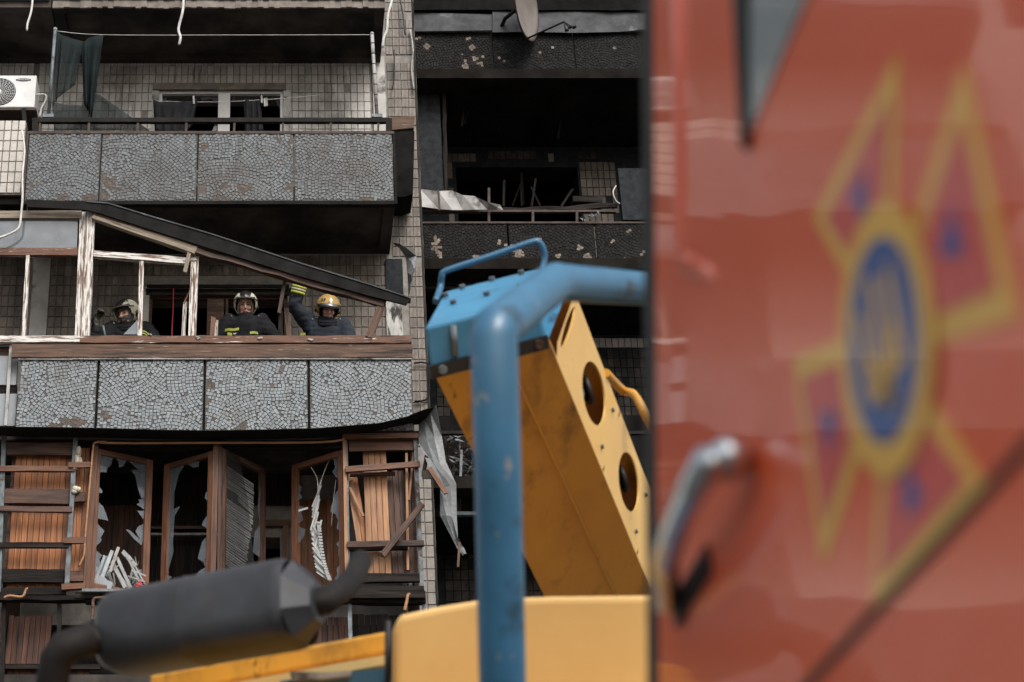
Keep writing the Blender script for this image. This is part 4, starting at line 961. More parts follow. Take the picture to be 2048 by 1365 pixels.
for k in range(24):
    t = (8+k*.72)/25*(len(spine)-1.001); i = min(int(t), len(spine)-2); f = t-i; x = spine[i][0]*(1-f)+spine[i+1][0]*f; y = spine[i][1]*(1-f)+spine[i+1][1]*f
    bar('slat', x-2, y, x+6, y+1.5, 4, Yv-.03-random.uniform(0, .02), .003, 'slat', vb)
bar('slat', 597, 1022, 616, 1016, 4, Yv, .003, 'slat', vb)
cable('cord', [W(660, 918, Yv), W(648, 945, Yv), W(634, 990, Yv)], .004, 'cable', vb, n=4); cable('cord', [W(622, 935, Yv), W(634, 957, Yv), W(636, 985, Yv)], .004, 'cable', vb, n=4)
cable('cord', [W(672, 960, Yv), W(666, 1010, Yv), W(663, 1052, Yv)], .004, 'cable', vb, n=4)
# heap of broken panels behind the first casement
rnd = random.Random(3)
heap = [((225,1100),(205,1150),14,'slat'),((238,1092),(220,1140),12,'sheet_white'),((210,1110),(190,1160),10,'slat'),((250,1105),(285,1170),9,'slat'),((222,1120),(250,1172),16,'slat'),((232,1112),(262,1172),13,'slat'),
        ((243,1100),(262,1118),18,'slat'),((255,1112),(272,1128),14,'sheet_white'),((262,1140),(292,1148),6,'slat'),((255,1152),(290,1160),5,'slat'),((196,1132),(186,1168),10,'sheet_grey'),((204,1152),(215,1178),24,'sheet_grey'),((270,1132),(290,1165),5,'slat'),((215,1140),(228,1178),14,'sheet_white'),((238,1150),(262,1178),12,'slat'),((190,1150),(200,1178),14,'sheet_white')]
for k in range(14):
    x, y = rnd.uniform(192, 285), rnd.uniform(1135, 1165); an_ = R(rnd.choice((-35, -20, 55, 70, 110, 130)) + rnd.uniform(-12, 12)); L_ = rnd.uniform(12, 26)
    heap.append(((x-math.cos(an_)*L_, y-math.sin(an_)*L_), (x+math.cos(an_)*L_*.6, min(1174, y+math.sin(an_)*L_*.6)), rnd.uniform(4, 9), rnd.choice(('slat', 'slat', 'sheet_grey', 'metal_rust', 'sheet_white'))))
for k, (a, b, wd, m_) in enumerate(heap):
    Y = YE+.10+k*.014; wd *= .5
    tag(bar('broken_panel_strip', a[0], a[1], b[0], b[1]+4, wd, Y, .012, m_, jag0=True, jit=.1), 'pale broken panel strip in the heap behind the smashed casement', 'panel strip', 'broken strips heaped in the casement')
tag(bar('blue_book_cover', 214, 1112, 206, 1152, 15, YE+.13, .01, 'book_blue'), 'blue patterned board sticking up in the heap of strips', 'board')
tag(poly('grey_sheet_scrap', [(182, 1178), (186, 1165), (204, 1148), (214, 1160), (226, 1166), (222, 1178)], YE+.10, .006, 'sheet_grey'), 'grey sheet scrap at the foot of the heap of strips', 'sheet')
mb = MB(); c = W(278, 1172, YE+.08); mb.ball(c, (.035, .03, .03)); mb.ball(c+Vector((.01, 0, .035)), (.015, .015, .02)); mb.ball(c+Vector((-.02, -.01, -.02)), (.02, .02, .015))
tag(mb.build('red_toy', 'toy_red'), 'small red toy on the metal sill under the heap', 'toy')

# ================================================================= FIRE TRUCK (red cab, close by on the right)
XT = .5
ft = empty('fire_truck', (1.7, -.5, 0), 'glossy red fire truck cab with a yellow and blue emblem on its door', 'fire truck')
side = [(-4.5, .95), (2.40, .95), (2.36, 2.04), (1.965, 2.90), (1.86, 3.14), (-4.5, 3.14)]
mb = MB(); mb.prism([(XT, y, z) for y, z in side], (2.4, 0, 0)); o = mb.build('cab_body', 'truck_red', ft, True); bevel(o, .02, 3)
mb = MB(); fe = [(2.405, .95), (2.368, 2.04), (1.974, 2.903), (1.875, 3.13)]
for i in range(3):
    (y0, z0), (y1, z1) = fe[i], fe[i+1]
    mb.hexa([(XT+.004, y0, z0), (XT+.004, y0+.075, z0), (XT+.004, y1+.075, z1), (XT+.004, y1, z1)] + [(XT+.3, y0, z0), (XT+.3, y0+.075, z0), (XT+.3, y1+.075, z1), (XT+.3, y1, z1)])
mb.build('windscreen_seal', 'rubber', ft)
mb = MB(); mb.tube([V(1392, -60, XT+.021), V(1393, 150, XT+.021), V(1394, 400, XT+.021), V(1392, 500, XT+.021), V(1384, 530, XT+.018)], [.03, .03, .03, .028, .02], 14); mb.build('pillar_rib', 'truck_red', ft)
mb = MB(); mb.tube([V(1384, 528, XT+.008), V(1430, 548, XT+.008), V(1500, 560, XT+.010)], [.018, .014, .006], 10); mb.build('pillar_rib', 'truck_red', ft)  # small ledge added in the shape of a warped reflection
# door with window, seal, crease, handle and emblem
door = MB(); yL = 1.93
door.prism([(XT-.004, -.25, 1.15), (XT-.004, yL+.22, 1.15), (XT-.004, yL+.20, 2.06), (XT-.004, 1.73, 2.46), (XT-.004, -.25, 2.46)], (.012, 0, 0))
door = door.build('door', 'truck_red', ft, True); bevel(door, .004, 2)
zs = 2.471
wl0, wl1 = V(1484, 298, XT-.007), V(1489, -40, XT-.007)
mb = MB(); mb.prism([(XT-.007, -.25, wl0.z), tuple(wl0), tuple(wl1), (XT-.007, -.25, wl1.z)], (.005, 0, 0)); mb.build('side_window', 'truck_glass', ft, True)
mb = MB(); mb.prism([V(1479, 285, XT-.012), V(1487, 300, XT-.012), V(1490, -40, XT-.012), V(1462, -40, XT-.012)], (.012, 0, 0)); mb.build('window_seal', 'rubber', ft, True)
mb = MB(); mb.box((XT-.0065, -.25, 1.875), (XT-.0035, yL+.21, 1.884)); mb.build('crease_shade', 'rubber', door)  # raised black strip, the groove's shade put into its colour
hp = [V(1462, 985, XT-.03), V(1430, 1003, XT-.05), V(1395, 1060, XT-.055), V(1360, 1140, XT-.055), V(1340, 1215, XT-.05), V(1336, 1238, XT-.02)]
hp = [Vector((p.x, p.y, 2.146-.004*i)) for i, p in enumerate(hp)]
mb = MB(); mb.tube(hp, [.022, .020, .0175, .017, .017, .016], 12); mb.build('handle', 'chrome', door)
mb = MB(); c = Vector((XT-.028, hp[0].y, 2.148)); mb.ball(c, (.026, .027, .023)); mb.build('handle_boss', 'chrome', door)
mb = MB(); mb.box((XT-.009, hp[4].y-.03, 2.10), (XT-.004, hp[-1].y+.02, 2.135)); mb.build('handle_shadow', 'rubber', door)  # black plate set on the door as the shadow under the handle end
# emblem
ec = Vector((XT-.0042, 1.307, 2.067))
def E(u, v, k=0): return ec + Vector((-.0012*k, -u, v))       # u towards the rear of the truck, v up
def flat(name, pts, k, mat):
    mb = MB(); mb.prism([E(u, v, k) for u, v in pts], (-.001, 0, 0)); return mb.build(name, mat, door, True)
for (dx, dy, L_, hw) in ((0, 1, .193, .128), (1, 0, .238, .104), (0, -1, .188, .138), (-1, 0, .248, .106)):
    def T(a, b): return (dx*a + dy*b, dy*a - dx*b)             # a outwards, b across
    flat('emblem_arm', [T(.03, .028), T(L_, hw), T(L_, -hw), T(.03, -.028)], 0, 'emb_yellow')
    flat('emblem_arm_field', [T(.06, .018), T(L_-.020, hw-.032), T(L_-.020, -hw+.032), T(.06, -.018)], 1, 'emb_red')
    flat('emblem_triangle', [T(L_*.58, 0), T(L_*.58+.038, .021), T(L_*.58+.038, -.021)], 2, 'emb_blue')
circ = lambda r, n=40: [(math.cos(2*math.pi*i/n)*r, math.sin(2*math.pi*i/n)*r) for i in range(n)]
flat('emblem_ring', circ(.113), 3, 'emb_yellow'); flat('emblem_disc', circ(.084), 4, 'emb_blue')
tr = [[(-.006, -.06), (.006, -.06), (.006, .058), (-.006, .058)], [(-.045, .05), (-.034, .036), (-.034, -.03), (-.045, -.03)], [(.045, .05), (.045, -.03), (.034, -.03), (.034, .036)], [(-.045, -.031), (.045, -.031), (.045, -.04), (-.045, -.04)],
      [(-.0335, .0), (-.026, .0), (-.0065, -.03), (-.0065, -.029), (-.02, -.0295)], [(.0335, .0), (.02, -.0295), (.0065, -.029), (.0065, -.03), (.026, .0)], [(-.013, -.041), (.013, -.041), (.0065, -.062), (-.0065, -.062)]]
for t_ in tr: flat('emblem_trident', t_, 5, 'emb_yellow')
for yw in (-3.2, .9):
    for xw in (XT+.05, 2.55):
        mb = MB(); mb.tube([(xw, yw, .52), (xw+.3, yw, .52)], .52, 28, smooth=False); wh = mb.build('wheel', 'tyre', ft)
        mb = MB(); mb.tube([(xw-.01, yw, .52), (xw-.002, yw, .52)], .27, 20, smooth=False); mb.build('rim', 'truck_red', wh)
mb = MB(); mb.box((XT+.4, -4.4, .5), (XT+1.9, 2.2, .949)); mb.build('chassis', 'rubber', ft)

# ================================================================= CRANE TRUCK (blue and yellow)
ct = empty('crane_truck', (.7, 6.5, 0), 'blue and yellow crane truck with a raised boom and a blue tubular guard', 'crane truck')
A_, B_, E_ = G(868, 747, 7.75), G(1098, 683, 7.75), G(1160, 612, 8.25)
C_, D_ = G(1283, 1135, 9.1), G(1056, 1190, 9.1)
ax = (C_ - B_); axn = ax.normalized(); Lb = ax.length * 2.0
wv = (B_ - A_); sv = (E_ - B_)
sv = sv - axn * sv.dot(axn) * .55
def BP(s, a, b): return A_ + axn * s + wv * a + sv * b        # s along the boom, a across the under face, b into the depth
mb = MB(); th = .02
def slabq(p, d): mb.hexa([Vector(q) for q in p] + [Vector(q) + d for q in p])
slabq([BP(0, 0, 0), BP(0, 1, 0), BP(Lb, 1, 0), BP(Lb, 0, 0)], sv * .03)
slabq([BP(0, 0, .97), BP(0, 1, .97), BP(Lb, 1, .97), BP(Lb, 0, .97)], sv * .03)
slabq([BP(0, 0, .0301), BP(Lb, 0, .0301), BP(Lb, 0, .9699), BP(0, 0, .9699)], wv * .03)
boom = mb.build('boom', 'boom_yellow', ct, True)
# side plate with round lightening holes
mb = MB(); hs_ = []
def proj(p):
    q = p - ORG; f = Vector((0, math.cos(TH), math.sin(TH))); u = Vector((0, -math.sin(TH), math.cos(TH))); t = q.dot(f)
    return CX + q.x/t*F, CY - q.dot(u)/t*F
def s_for(py):
    lo_, hi_ = -1.0, Lb
    for _ in range(40):
        m_ = (lo_+hi_)/2
        if proj(BP(m_, 1, .55))[1] < py: lo_ = m_
        else: hi_ = m_
    return lo_
cs_ = [s_for(652), s_for(785), s_for(962)]; cs_.append(cs_[2]*2-cs_[1]); cs_.append(cs_[3]+.45)
hr_s = .20; hr_b = .33
def top_s(py):
    lo_, hi_ = -2.0, 1.0
    for _ in range(40):
        m_ = (lo_+hi_)/2
        if proj(BP(m_, 1, 1))[1] < py: lo_ = m_
        else: hi_ = m_
    return lo_
s_top = top_s(584)
edges = [s_top] + [(cs_[i]+cs_[i+1])/2 for i in range(len(cs_)-1)] + [cs_[-1]+.3, Lb]
for i in range(len(edges)-1):
    s0, s1 = edges[i], edges[i+1]
    if i < len(cs_):
        hr_i = min(hr_s, cs_[i]-s0-.02)
        n = 40; cs0 = cs_[i]; rect = []; hole = []
        for k in range(n):
            a = 2*math.pi*k/n; dx, dy = math.cos(a), math.sin(a)
            hx = (s1-cs0) if dx > 0 else (cs0-s0); hy = .5
            sc = min(hx/abs(dx) if abs(dx) > 1e-6 else 1e9, hy/abs(dy) if abs(dy) > 1e-6 else 1e9)
            rect.append((cs0+dx*sc, .5+dy*sc)); hole.append((cs0+dx*hr_i, .53+dy*hr_b))
        vs = [BP(s, 1.001, b) for s, b in rect] + [BP(s, 1.001, b) for s, b in hole] + [BP(s, .985, b) for s, b in hole]
        mb.add(vs, [(k, (k+1) % n, n+(k+1) % n, n+k) for k in range(n)] + [(n+k, n+(k+1) % n, 2*n+(k+1) % n, 2*n+k) for k in range(n)])
    else:
        mb.add([BP(s0, 1.001, 0), BP(s1, 1.001, 0), BP(s1, 1.001, 1), BP(s0, 1.001, 1)], [(0, 1, 2, 3)])
mb.build('boom_side_plate', 'boom_yellow_lit', ct)
mb = MB(); mb.tube([BP(.15, .75, .4), BP(cs_[1], .8, .45), BP(cs_[2], .7, .5), BP(Lb*.8, .7, .5)], .03, 8); mb.build('boom_hose', 'boom_cream', ct)
mb = MB(); p = BP(cs_[1]-.05, .85, .5); mb.tube([p + Vector((math.cos(a*.5)*.035, 0, math.sin(a*.5)*.035)) for a in range(14)], .010, 6); mb.build('shackle', 'steel_blue', ct)
for k, sc in enumerate(cs_[1:4]):
    for q_ in (.2, .8):
        p = BP(sc+.27, 1.0, q_); mb = MB(); nn = wv.normalized(); mb.tube([p, p + nn*.012], .012, 8, smooth=False); mb.build('bolt', 'steel_blue', ct)
    p = BP(sc, .72, .62); mb = MB(); mb.tube([p - wv*.25, p + wv*.22], .05, 14); mb.tube([p + wv*.18, p + wv*.225], .07, 14); mb.build('sheave_pin', 'mach_grease', ct)
mb = MB(); mb.tube([BP(.05, .62, -.012), BP(.9, .64, -.012), BP(Lb*.9, .66, -.012)], .006, 6); mb.build('weld_seam', 'boom_yellow', ct)
# blue head
f0, f1, f2, f3 = G(849, 655, 7.52), G(1072, 598, 7.52), G(1096, 690, 7.56), G(861, 752, 7.56)
g0, g1 = G(889, 583, 8.15), G(1083, 535, 8.15)
bk = sv * 1.04
mb = MB()
mb.add([f0, f1, f2, f3, g0, g1, f3 + bk, f2 + bk, g0 + Vector((0, .22, -.10)), g1 + Vector((0, .22, -.10))],
       [(0,1,2,3), (0,4,5,1), (4,8,9,5), (8,6,7,9), (3,2,7,6), (0,3,6,8,4), (1,5,9,7,2)])
hd = mb.build('boom_head', 'head_blue', ct, True); bevel(hd, .015, 2)
dn = (f3 - f0).normalized()
mb = MB(); o_ = (f0 - g0).normalized()*.0
nf = (f1-f0).cross(f3-f0).normalized()
if nf.y > 0: nf = -nf
q = [f3 - dn*.045 + nf*.022, f2 - dn*.045 + nf*.022, f2 + dn*.012 + nf*.022, f3 + dn*.012 + nf*.022]
mb.hexa(q + [p - nf*.02 for p in q]); mb.build('head_flange', 'mach_grease', hd)
for k in (.1, .37, .66, .92):
    p = f3.lerp(f2, k) - dn*.02 + nf*.022; mb = MB(); mb.tube([p, p + nf*.02], .02, 6, smooth=False); mb.build('bolt', 'steel_blue', hd)
ns = (f1-f0).cross(g0-f0).normalized()
if ns.z < 0: ns = -ns
for u, v in ((.18, .5), (.5, .5), (.82, .5), (.2, .93), (.5, .95), (.8, .93), (.05, .8)):
    p = f0.lerp(f1, u).lerp(g0.lerp(g1, u), v); mb = MB(); mb.tube([p, p + ns*.018], .014, 8, smooth=False); mb.build('bolt', 'steel_blue', hd)
mb = MB(); p0 = f0.lerp(f1, .5) + dn*.03 + nf*.002; p1 = f3.lerp(f2, .5) - dn*.06 + nf*.002
mb.tube([f0.lerp(f1, .25)+dn*.02+nf*.01, f3.lerp(f2, .22)-dn*.06+nf*.01], .016, 6); mb.build('weld_rib', 'steel_blue', hd)
cable('grab_rail', [G(871, 604, 8.0), G(881, 575, 8.12), G(884, 552, 8.12), G(895, 541, 8.12), G(980, 513, 8.12), G(1062, 485, 8.12), G(1078, 485, 8.12), G(1087, 500, 8.12), G(1089, 520, 8.12), G(1082, 545, 8.1)], .0145, 'mach_blue', hd, n=8)
cable('hydraulic_hose', [BP(s_for(800), 1.0, 1.0), G(1245, 781, 9.0), G(1268, 790, 8.9), G(1290, 830, 8.8), G(1330, 920, 8.8)], .022, 'boom_yellow', ct, n=8)
# blue tubular guard
gp = [G(1012, 1700, 4.15), G(1005, 1365, 4.15), G(997, 1000, 4.15), G(987.5, 672, 4.15), G(988.5, 660, 4.17), G(1000, 650, 4.21), G(1100, 572, 4.65), G(1112, 564, 4.70), G(1128, 566, 4.76), G(1290, 578, 5.25), G(1600, 590, 6.0)]
mb = MB(); mb.tube(gp, [.0545]*6 + [.053, .051, .050, .049, .049], 22); mb.build('guard_tube', 'mach_blue', ct)
base = gp[0]; mb = MB(); mb.tube([base, Vector((base.x, base.y, 1.2))], .0545, 16); mb.build('guard_tube', 'mach_blue', ct)
e = gp[-1]; mb = MB(); mb.tube([e, Vector((e.x, e.y, 1.2))], .049, 16); mb.build('guard_tube', 'mach_blue', ct)
# yellow machine housing
hpx = [(786, 1600), (784, 1262), (788, 1238), (802, 1226), (880, 1209), (955, 1197), (1010, 1192), (1110, 1189), (1285, 1187), (1500, 1187), (1500, 1600)]
mb = MB(); mb.prism([G(x, y, 5.6) for x, y in hpx], Vector((.05, .9, 0))); o = mb.build('engine_housing', 'boom_cream', ct, True); bevel(o, .03, 3)
mb = MB(); a, b = G(776, 1242, 5.75), G(772, 1600, 5.75); mb.tube([a, b], .010, 8); mb.build('housing_edge', 'mach_grease', ct)
# yellow beam and blue tray under the exhaust
q = [G(300, 1350, 6.2), G(776, 1262, 6.2), G(778, 1306, 6.2), G(300, 1394, 6.2)]
mb = MB(); mb.hexa(q + [p + Vector((0, .35, .03)) for p in q]); bevel(mb.build('beam', 'boom_yellow', ct, True), .012)
q = [G(300, 1396, 6.1), G(778, 1309, 6.1), G(778, 1328, 6.1), G(300, 1412, 6.1)]
mb = MB(); mb.hexa(q + [p + Vector((0, .3, .0)) for p in q]); mb.build('beam', 'boom_cream', ct, True)
q = [G(560, 1362, 5.9), G(776, 1336, 5.9), G(776, 1500, 5.9), G(560, 1500, 5.9)]
mb = MB(); mb.hexa(q + [p + Vector((0, .6, 0)) for p in q]); mb.build('tray', 'mach_blue', ct, True)
q = [G(580, 1343, 5.88), G(640, 1345, 5.88), G(705, 1342, 5.88), G(700, 1352, 5.88), G(640, 1358, 5.88), G(585, 1362, 5.88)]
mb = MB(); mb.prism(q, (0, .02, 0)); mb.build('tray_lip', 'sheet_white', ct, True)
# exhaust: rounded can, cone end, tail pipe, inlet elbow
a, b = G(224, 1274, 5.6), G(588, 1208, 5.3); d = (b-a).normalized(); up = Vector((0, 0, 1)); up = (up - d*up.dot(d)).normalized(); sd_ = d.cross(up)
mb = MB(); n = 28; prof = [(0, .70), (.008, .86), (.03, .96), (.06, 1.0), (.30, 1.0), (.31, 1.015), (.325, 1.015), (.335, 1.0)]
L_ = (b-a).length; prof += [(L_-.02, 1.0), (L_, .98), (L_+.02, .93)]
ru, rs_ = .128, .122; vs = []
for (s, k) in prof:
    for j in range(n):
        an = 2*math.pi*j/n; cx_, sx_ = math.cos(an), math.sin(an)
        ex = .62
        vs.append(a + d*s + up*(math.copysign(abs(cx_)**ex, cx_)*ru*k) + sd_*(math.copysign(abs(sx_)**ex, sx_)*rs_*k))
m_ = len(prof); fs = [(i*n+j, i*n+(j+1)%n, (i+1)*n+(j+1)%n, (i+1)*n+j) for i in range(m_-1) for j in range(n)]
fs.append(tuple(reversed(range(n))))
mb.add(vs, fs, 0, True)
muf = mb.build('muffler', 'muffler', ct, True)
mb = MB(); e0 = a + d*(L_+.018); e1 = a + d*(L_+.085) - up*.01
n = 8; v0 = [e0 + up*math.cos(2*math.pi*(j+.5)/n)*.128 + sd_*math.sin(2*math.pi*(j+.5)/n)*.122 for j in range(n)]; v1 = [e1 + up*math.cos(2*math.pi*(j+.5)/n)*.06 + sd_*math.sin(2*math.pi*(j+.5)/n)*.06 for j in range(n)]
mb.add(v0+v1, [(j, (j+1) % n, n+(j+1) % n, n+j) for j in range(n)] + [tuple(range(n, 2*n)), tuple(reversed(range(n)))]); mb.build('end_cone', 'muffler', muf)
tp = [e1 - d*.05, e1 + d*.02, G(676, 1186, 5.4), G(696, 1170, 5.5), G(711, 1148, 5.65), G(722, 1122, 5.8)]
mb = MB(); mb.tube(tp, [.042, .040, .038, .036, .036, .036], 16, cap=False); o = mb.build('tail_pipe', 'pipe_dark', muf); s_ = o.modifiers.new('t', 'SOLIDIFY'); s_.thickness = .006
ip = [a + d*.02, a - d*.06, G(160, 1283, 5.4), G(128, 1296, 5.4), G(112, 1318, 5.4), G(104, 1365, 5.4), G(100, 1500, 5.4)]
mb = MB(); mb.tube(ip, [.052, .05, .05, .052, .05, .05, .05], 16); mb.build('inlet_pipe', 'pipe_dark', muf)
mb = MB(); p = a - d*.055; mb.tube([p, p - d*.02], .06, 16); mb.tube([p - d*.03, p - d*.04], .057, 16); mb.build('clamp', 'pipe_dark', muf)
br = MB(); qb = [a + d*.3 + Vector((0, .09, .03)), a + d*.42 + Vector((0, .09, .03)), a + d*.42 + Vector((0, .09, -.05)), a + d*.3 + Vector((0, .09, -.05))]; br.hexa(qb + [p + Vector((0, .5, .22)) for p in qb]); br.build('muffler_bracket', 'pipe_dark', ct)
# carrier below the picture
mb = MB(); mb.box((-.75, 4.0, .75), (1.75, 11.2, 1.25)); mb.build('chassis', 'mach_blue', ct)
mb = MB(); mb.box((-.6, 5.0, 1.251), (1.6, 8.9, 2.55)); mb.build('superstructure', 'boom_yellow', ct)
for yw in (4.9, 8.9, 10.2):
    for xw in (-.8, 1.5):
        mb = MB(); mb.tube([(xw, yw, .5), (xw+.3, yw, .5)], .5, 28, smooth=False); wh = mb.build('wheel', 'tyre', ct)
        mb = MB(); mb.tube([(xw-.01, yw, .5), (xw-.002, yw, .5)], .26, 20, smooth=False); mb.build('rim', 'mach_blue', wh)

# ================================================================= FIREFIGHTERS
def remeshed(name, mb, vox, mat, parent, smooth=2):
    me = mb.mesh(name, mat); t = bpy.data.objects.new('tmp', me); COL.objects.link(t)
    r = t.modifiers.new('r', 'REMESH'); r.mode = 'VOXEL'; r.voxel_size = vox; r.use_smooth_shade = True
    if smooth: s = t.modifiers.new('s', 'SMOOTH'); s.iterations = smooth; s.factor = .5
    dg = bpy.context.evaluated_depsgraph_get(); out = bpy.data.meshes.new_from_object(t.evaluated_get(dg))
    bpy.data.objects.remove(t); out.materials.clear()
    for m_ in (mat if isinstance(mat, (list, tuple)) else [mat]): out.materials.append(MATS[m_])
    return link(name, out, parent)
def limb(mb, pts, rs):
    for i in range(len(pts)-1):
        a, b = Vector(pts[i]), Vector(pts[i+1]); k = 6
        mb.tube([a.lerp(b, t/k) for t in range(k+1)], [rs[i]+(rs[i+1]-rs[i])*t/k for t in range(k+1)], 12)
    for p, r in zip(pts, rs): mb.ball(p, r, 0, 12, 8)
FLOOR = 8.93 + .16
def hand(mb, wrist, dir_, pal, s=1.0, curl=.8):
    """palm, four fingers of unequal length with two bends, thumb from the side of the palm"""
    d = Vector(dir_).normalized(); p = Vector(pal); p = (p - d*p.dot(d)).normalized(); x = d.cross(p)
    wrist = Vector(wrist); mb.ball(wrist + d*.05*s, .1, 0, 12, 8, rot=Matrix((x*.42*s, p*.2*s, d*.52*s)).transposed())
    for k, (o, L) in enumerate(((-.030, .070), (-.010, .078), (.010, .073), (.030, .058))):
        a = wrist + d*.088*s + x*o*s; q = [a]; ang = 0
        for j, f in enumerate((.42, .33, .25)):
            ang += curl*(.5+.4*j); q.append(q[-1] + (d*math.cos(ang) + p*math.sin(ang))*L*f*s*1.15)
        limb(mb, q, [.0105*s, .010*s, .009*s, .008*s])
    a = wrist + d*.03*s - x*.036*s; limb(mb, [a, a + (d*.6 - x*.7 + p*.35)*.036*s, a + (d*1.2 - x*.75 + p*1.0)*.052*s], [.013*s, .0115*s, .0095*s])

def firefighter(label, head_px, Yp, yaw, pitch, style, armR, armL, lean=(0, 0), hsc=1.15):
    hc = W(head_px[0], head_px[1], Yp)                # head centre
    base = Vector((hc.x - lean[0], Yp + .05 - lean[1], FLOOR))
    root = empty('person', base, label, 'person', 'firefighters on the balcony')
    Hh = hc.z - FLOOR
    neck = hc + Vector((-lean[0]*.12, .035, -.17)); chest = base + Vector((lean[0]*.65, lean[1]*.65, Hh*.80)); pel = base + Vector((lean[0]*.1, lean[1]*.1, Hh*.60))
    Mh = Euler((R(pitch), 0, R(yaw)), 'XYZ').to_matrix()
    Mh = Matrix.Rotation(R(yaw), 3, 'Z') @ Matrix.Rotation(R(pitch), 3, 'X')
    def Hd(p): return hc + Mh @ Vector(p)
    b = MB()
    def he(c, r): b.ball(Hd(c), r, 0, 18, 12, rot=Mh)
    he((0, .012, .028), (.077, .094, .09)); he((0, -.018, -.045), (.058, .070, .072)); he((0, -.062, -.098), (.026, .022, .02)); he((0, -.074, .040), (.052, .022, .013))
    for s in (-1, 1): he((.036*s, -.060, -.022), (.026, .028, .028)); he((.079*s, .008, -.004), (.012, .024, .032)); he((.034*s, -.05, -.075), (.022, .025, .025))
    b.tube([Hd((0, -.083, .024)), Hd((0, -.100, -.002)), Hd((0, -.116, -.024))], [.010, .012, .016], 10); he((0, -.108, -.027), (.019, .013, .010))
    he((0, -.085, -.057), (.025, .011, .0065)); he((0, -.083, -.069), (.021, .011, .007))
    limb(b, [Hd((0, .02, -.08)), neck, chest + Vector((0, 0, .1))], [.055, .055, .065])
    b.ball(chest, (.16, .11, .19)); b.ball(chest.lerp(pel, .6), (.145, .10, .2)); b.ball(pel, (.155, .11, .12))
    shR, shL = chest + Vector((-.175, 0, .13)), chest + Vector((.175, 0, .13))
    J = MB()
    J.ball(chest, (.205, .15, .21), 0, 20, 12); J.ball(chest.lerp(pel, .55), (.20, .15, .25), 0, 20, 12); J.ball(pel, (.20, .15, .16), 0, 20, 12)
    limb(J, [chest + Vector((0, .0, .15)), neck + Vector((0, .02, -.03))], [.115, .075])
    gls = []
    for sh, (el, wr, hd_, pal) in ((shR, armR), (shL, armL)):
        el, wr = Vector(el), Vector(wr)
        limb(b, [sh, el, wr], [.055, .042, .03]); limb(J, [chest + (sh-chest)*.55, sh, el, wr.lerp(el, .06)], [.115, .10, .085, .064])
        gl = MB(); gls.append(gl); hand(gl, wr, hd_, pal, hsc); limb(gl, [wr.lerp(el, .2), wr + Vector(hd_).normalized()*.04], [.048, .045])
    for s in (-1, 1):
        hip = pel + Vector((.085*s, 0, -.05)); kn = Vector((base.x + .10*s, base.y - .02, FLOOR + Hh*.31)); an_ = Vector((base.x + .11*s, base.y + .02, FLOOR + .08))
        limb(b, [hip, kn, an_], [.085, .06, .04]); limb(b, [an_ - Vector((0, 0, .03)), an_ + Vector((.02*s, -.15, -.045))], [.042, .034])
    remeshed('body', b, .008, 'skin', root, 1)
    # wrinkle the jacket a little before it is skinned
    jk = remeshed('jacket', J, .014, 'turnout_blue' if style == 'gold' else 'turnout', root, 2)
    for v in jk.data.vertices:
        p = v.co; k = noise.noise(p*8)*.016 + noise.noise(Vector((p.x*9+p.z*7, p.y*6, p.z*24)))*.011 + noise.noise(p*38)*.004; v.co = p + v.normal*k
    Tm = MB()
    for s in (-1, 1):
        hip = pel + Vector((.085*s, 0, -.02)); kn = Vector((base.x + .10*s, base.y - .02, FLOOR + Hh*.31)); an_ = Vector((base.x + .11*s, base.y + .02, FLOOR + .11)); limb(Tm, [hip, kn, an_], [.115, .09, .085])
    remeshed('trousers', Tm, .016, 'turnout', root)
    for s in (-1, 1):
        Bt = MB(); limb(Bt, [Vector((base.x + .11*s, base.y + .02, FLOOR + .12)), Vector((base.x + .11*s, base.y + .02, FLOOR + .062)), Vector((base.x + .13*s, base.y - .16, FLOOR + .055))], [.068, .062, .052])
        remeshed('boot', Bt, .014, 'rubber', root)
    for gl in gls: remeshed('glove', gl, .0075, 'glove', root, 1)
    # eyes and brows
    for s in (-1, 1):
        m2 = MB(); m2.ball(Hd((.031*s, -.0765, .012)), (.016, .008, .0065), 0, 10, 6, rot=Mh); m2.build('eye', 'eye', root)
        m2 = MB(); m2.tube([Hd((.012*s, -.094, .032)), Hd((.032*s, -.094, .037)), Hd((.05*s, -.078, .030))], [.004, .005, .003], 6); m2.build('eyebrow', 'hair', root)
    m2 = MB(); m2.tube([Hd((-.024, -.088, -.063)), Hd((0, -.0965, -.0625)), Hd((.024, -.088, -.063))], [.003, .005, .003], 6); m2.build('lips', 'lip', root)
    # hood or mask round the face
    hd2 = MB(); n = 30; vs = []; fs = []; rows = 14
    for i in range(rows+1):
        th_ = math.pi*(.02+.90*i/rows)
        for j in range(n):
            a = 2*math.pi*j/n; x, y, z = .089*math.sin(th_)*math.cos(a), .016+.108*math.sin(th_)*math.sin(a), -.005+.135*math.cos(th_)
            vs.append((x, y, z))
    def face_open(p):
        x, y, z = p
        if style == 'mask': return y < -.03 and abs(x) < .066 and -.012 < z < .036
        return y < -.02 and (x/.068)**2 + ((z+.025)/.098)**2 < 1
    for i in range(rows):
        for j in range(n):
            q = (i*n+j, i*n+(j+1)%n, (i+1)*n+(j+1)%n, (i+1)*n+j); c = sum((Vector(vs[k]) for k in q), Vector())/4
            if not face_open(c): fs.append(q)
    if style == 'mask': vs = [(x, y*1.06-.004 if y < 0 else y, z) for x, y, z in vs]
    hd2.add([Hd(v) for v in vs], fs, 0, True); o = hd2.build('hood', 'balaclava' if style == 'mask' else 'hood' if style == 'cream' else 'turnout', root); s_ = o.modifiers.new('t', 'SOLIDIFY'); s_.thickness = .006; s_.offset = 0
    col = MB()      # stand-up collar
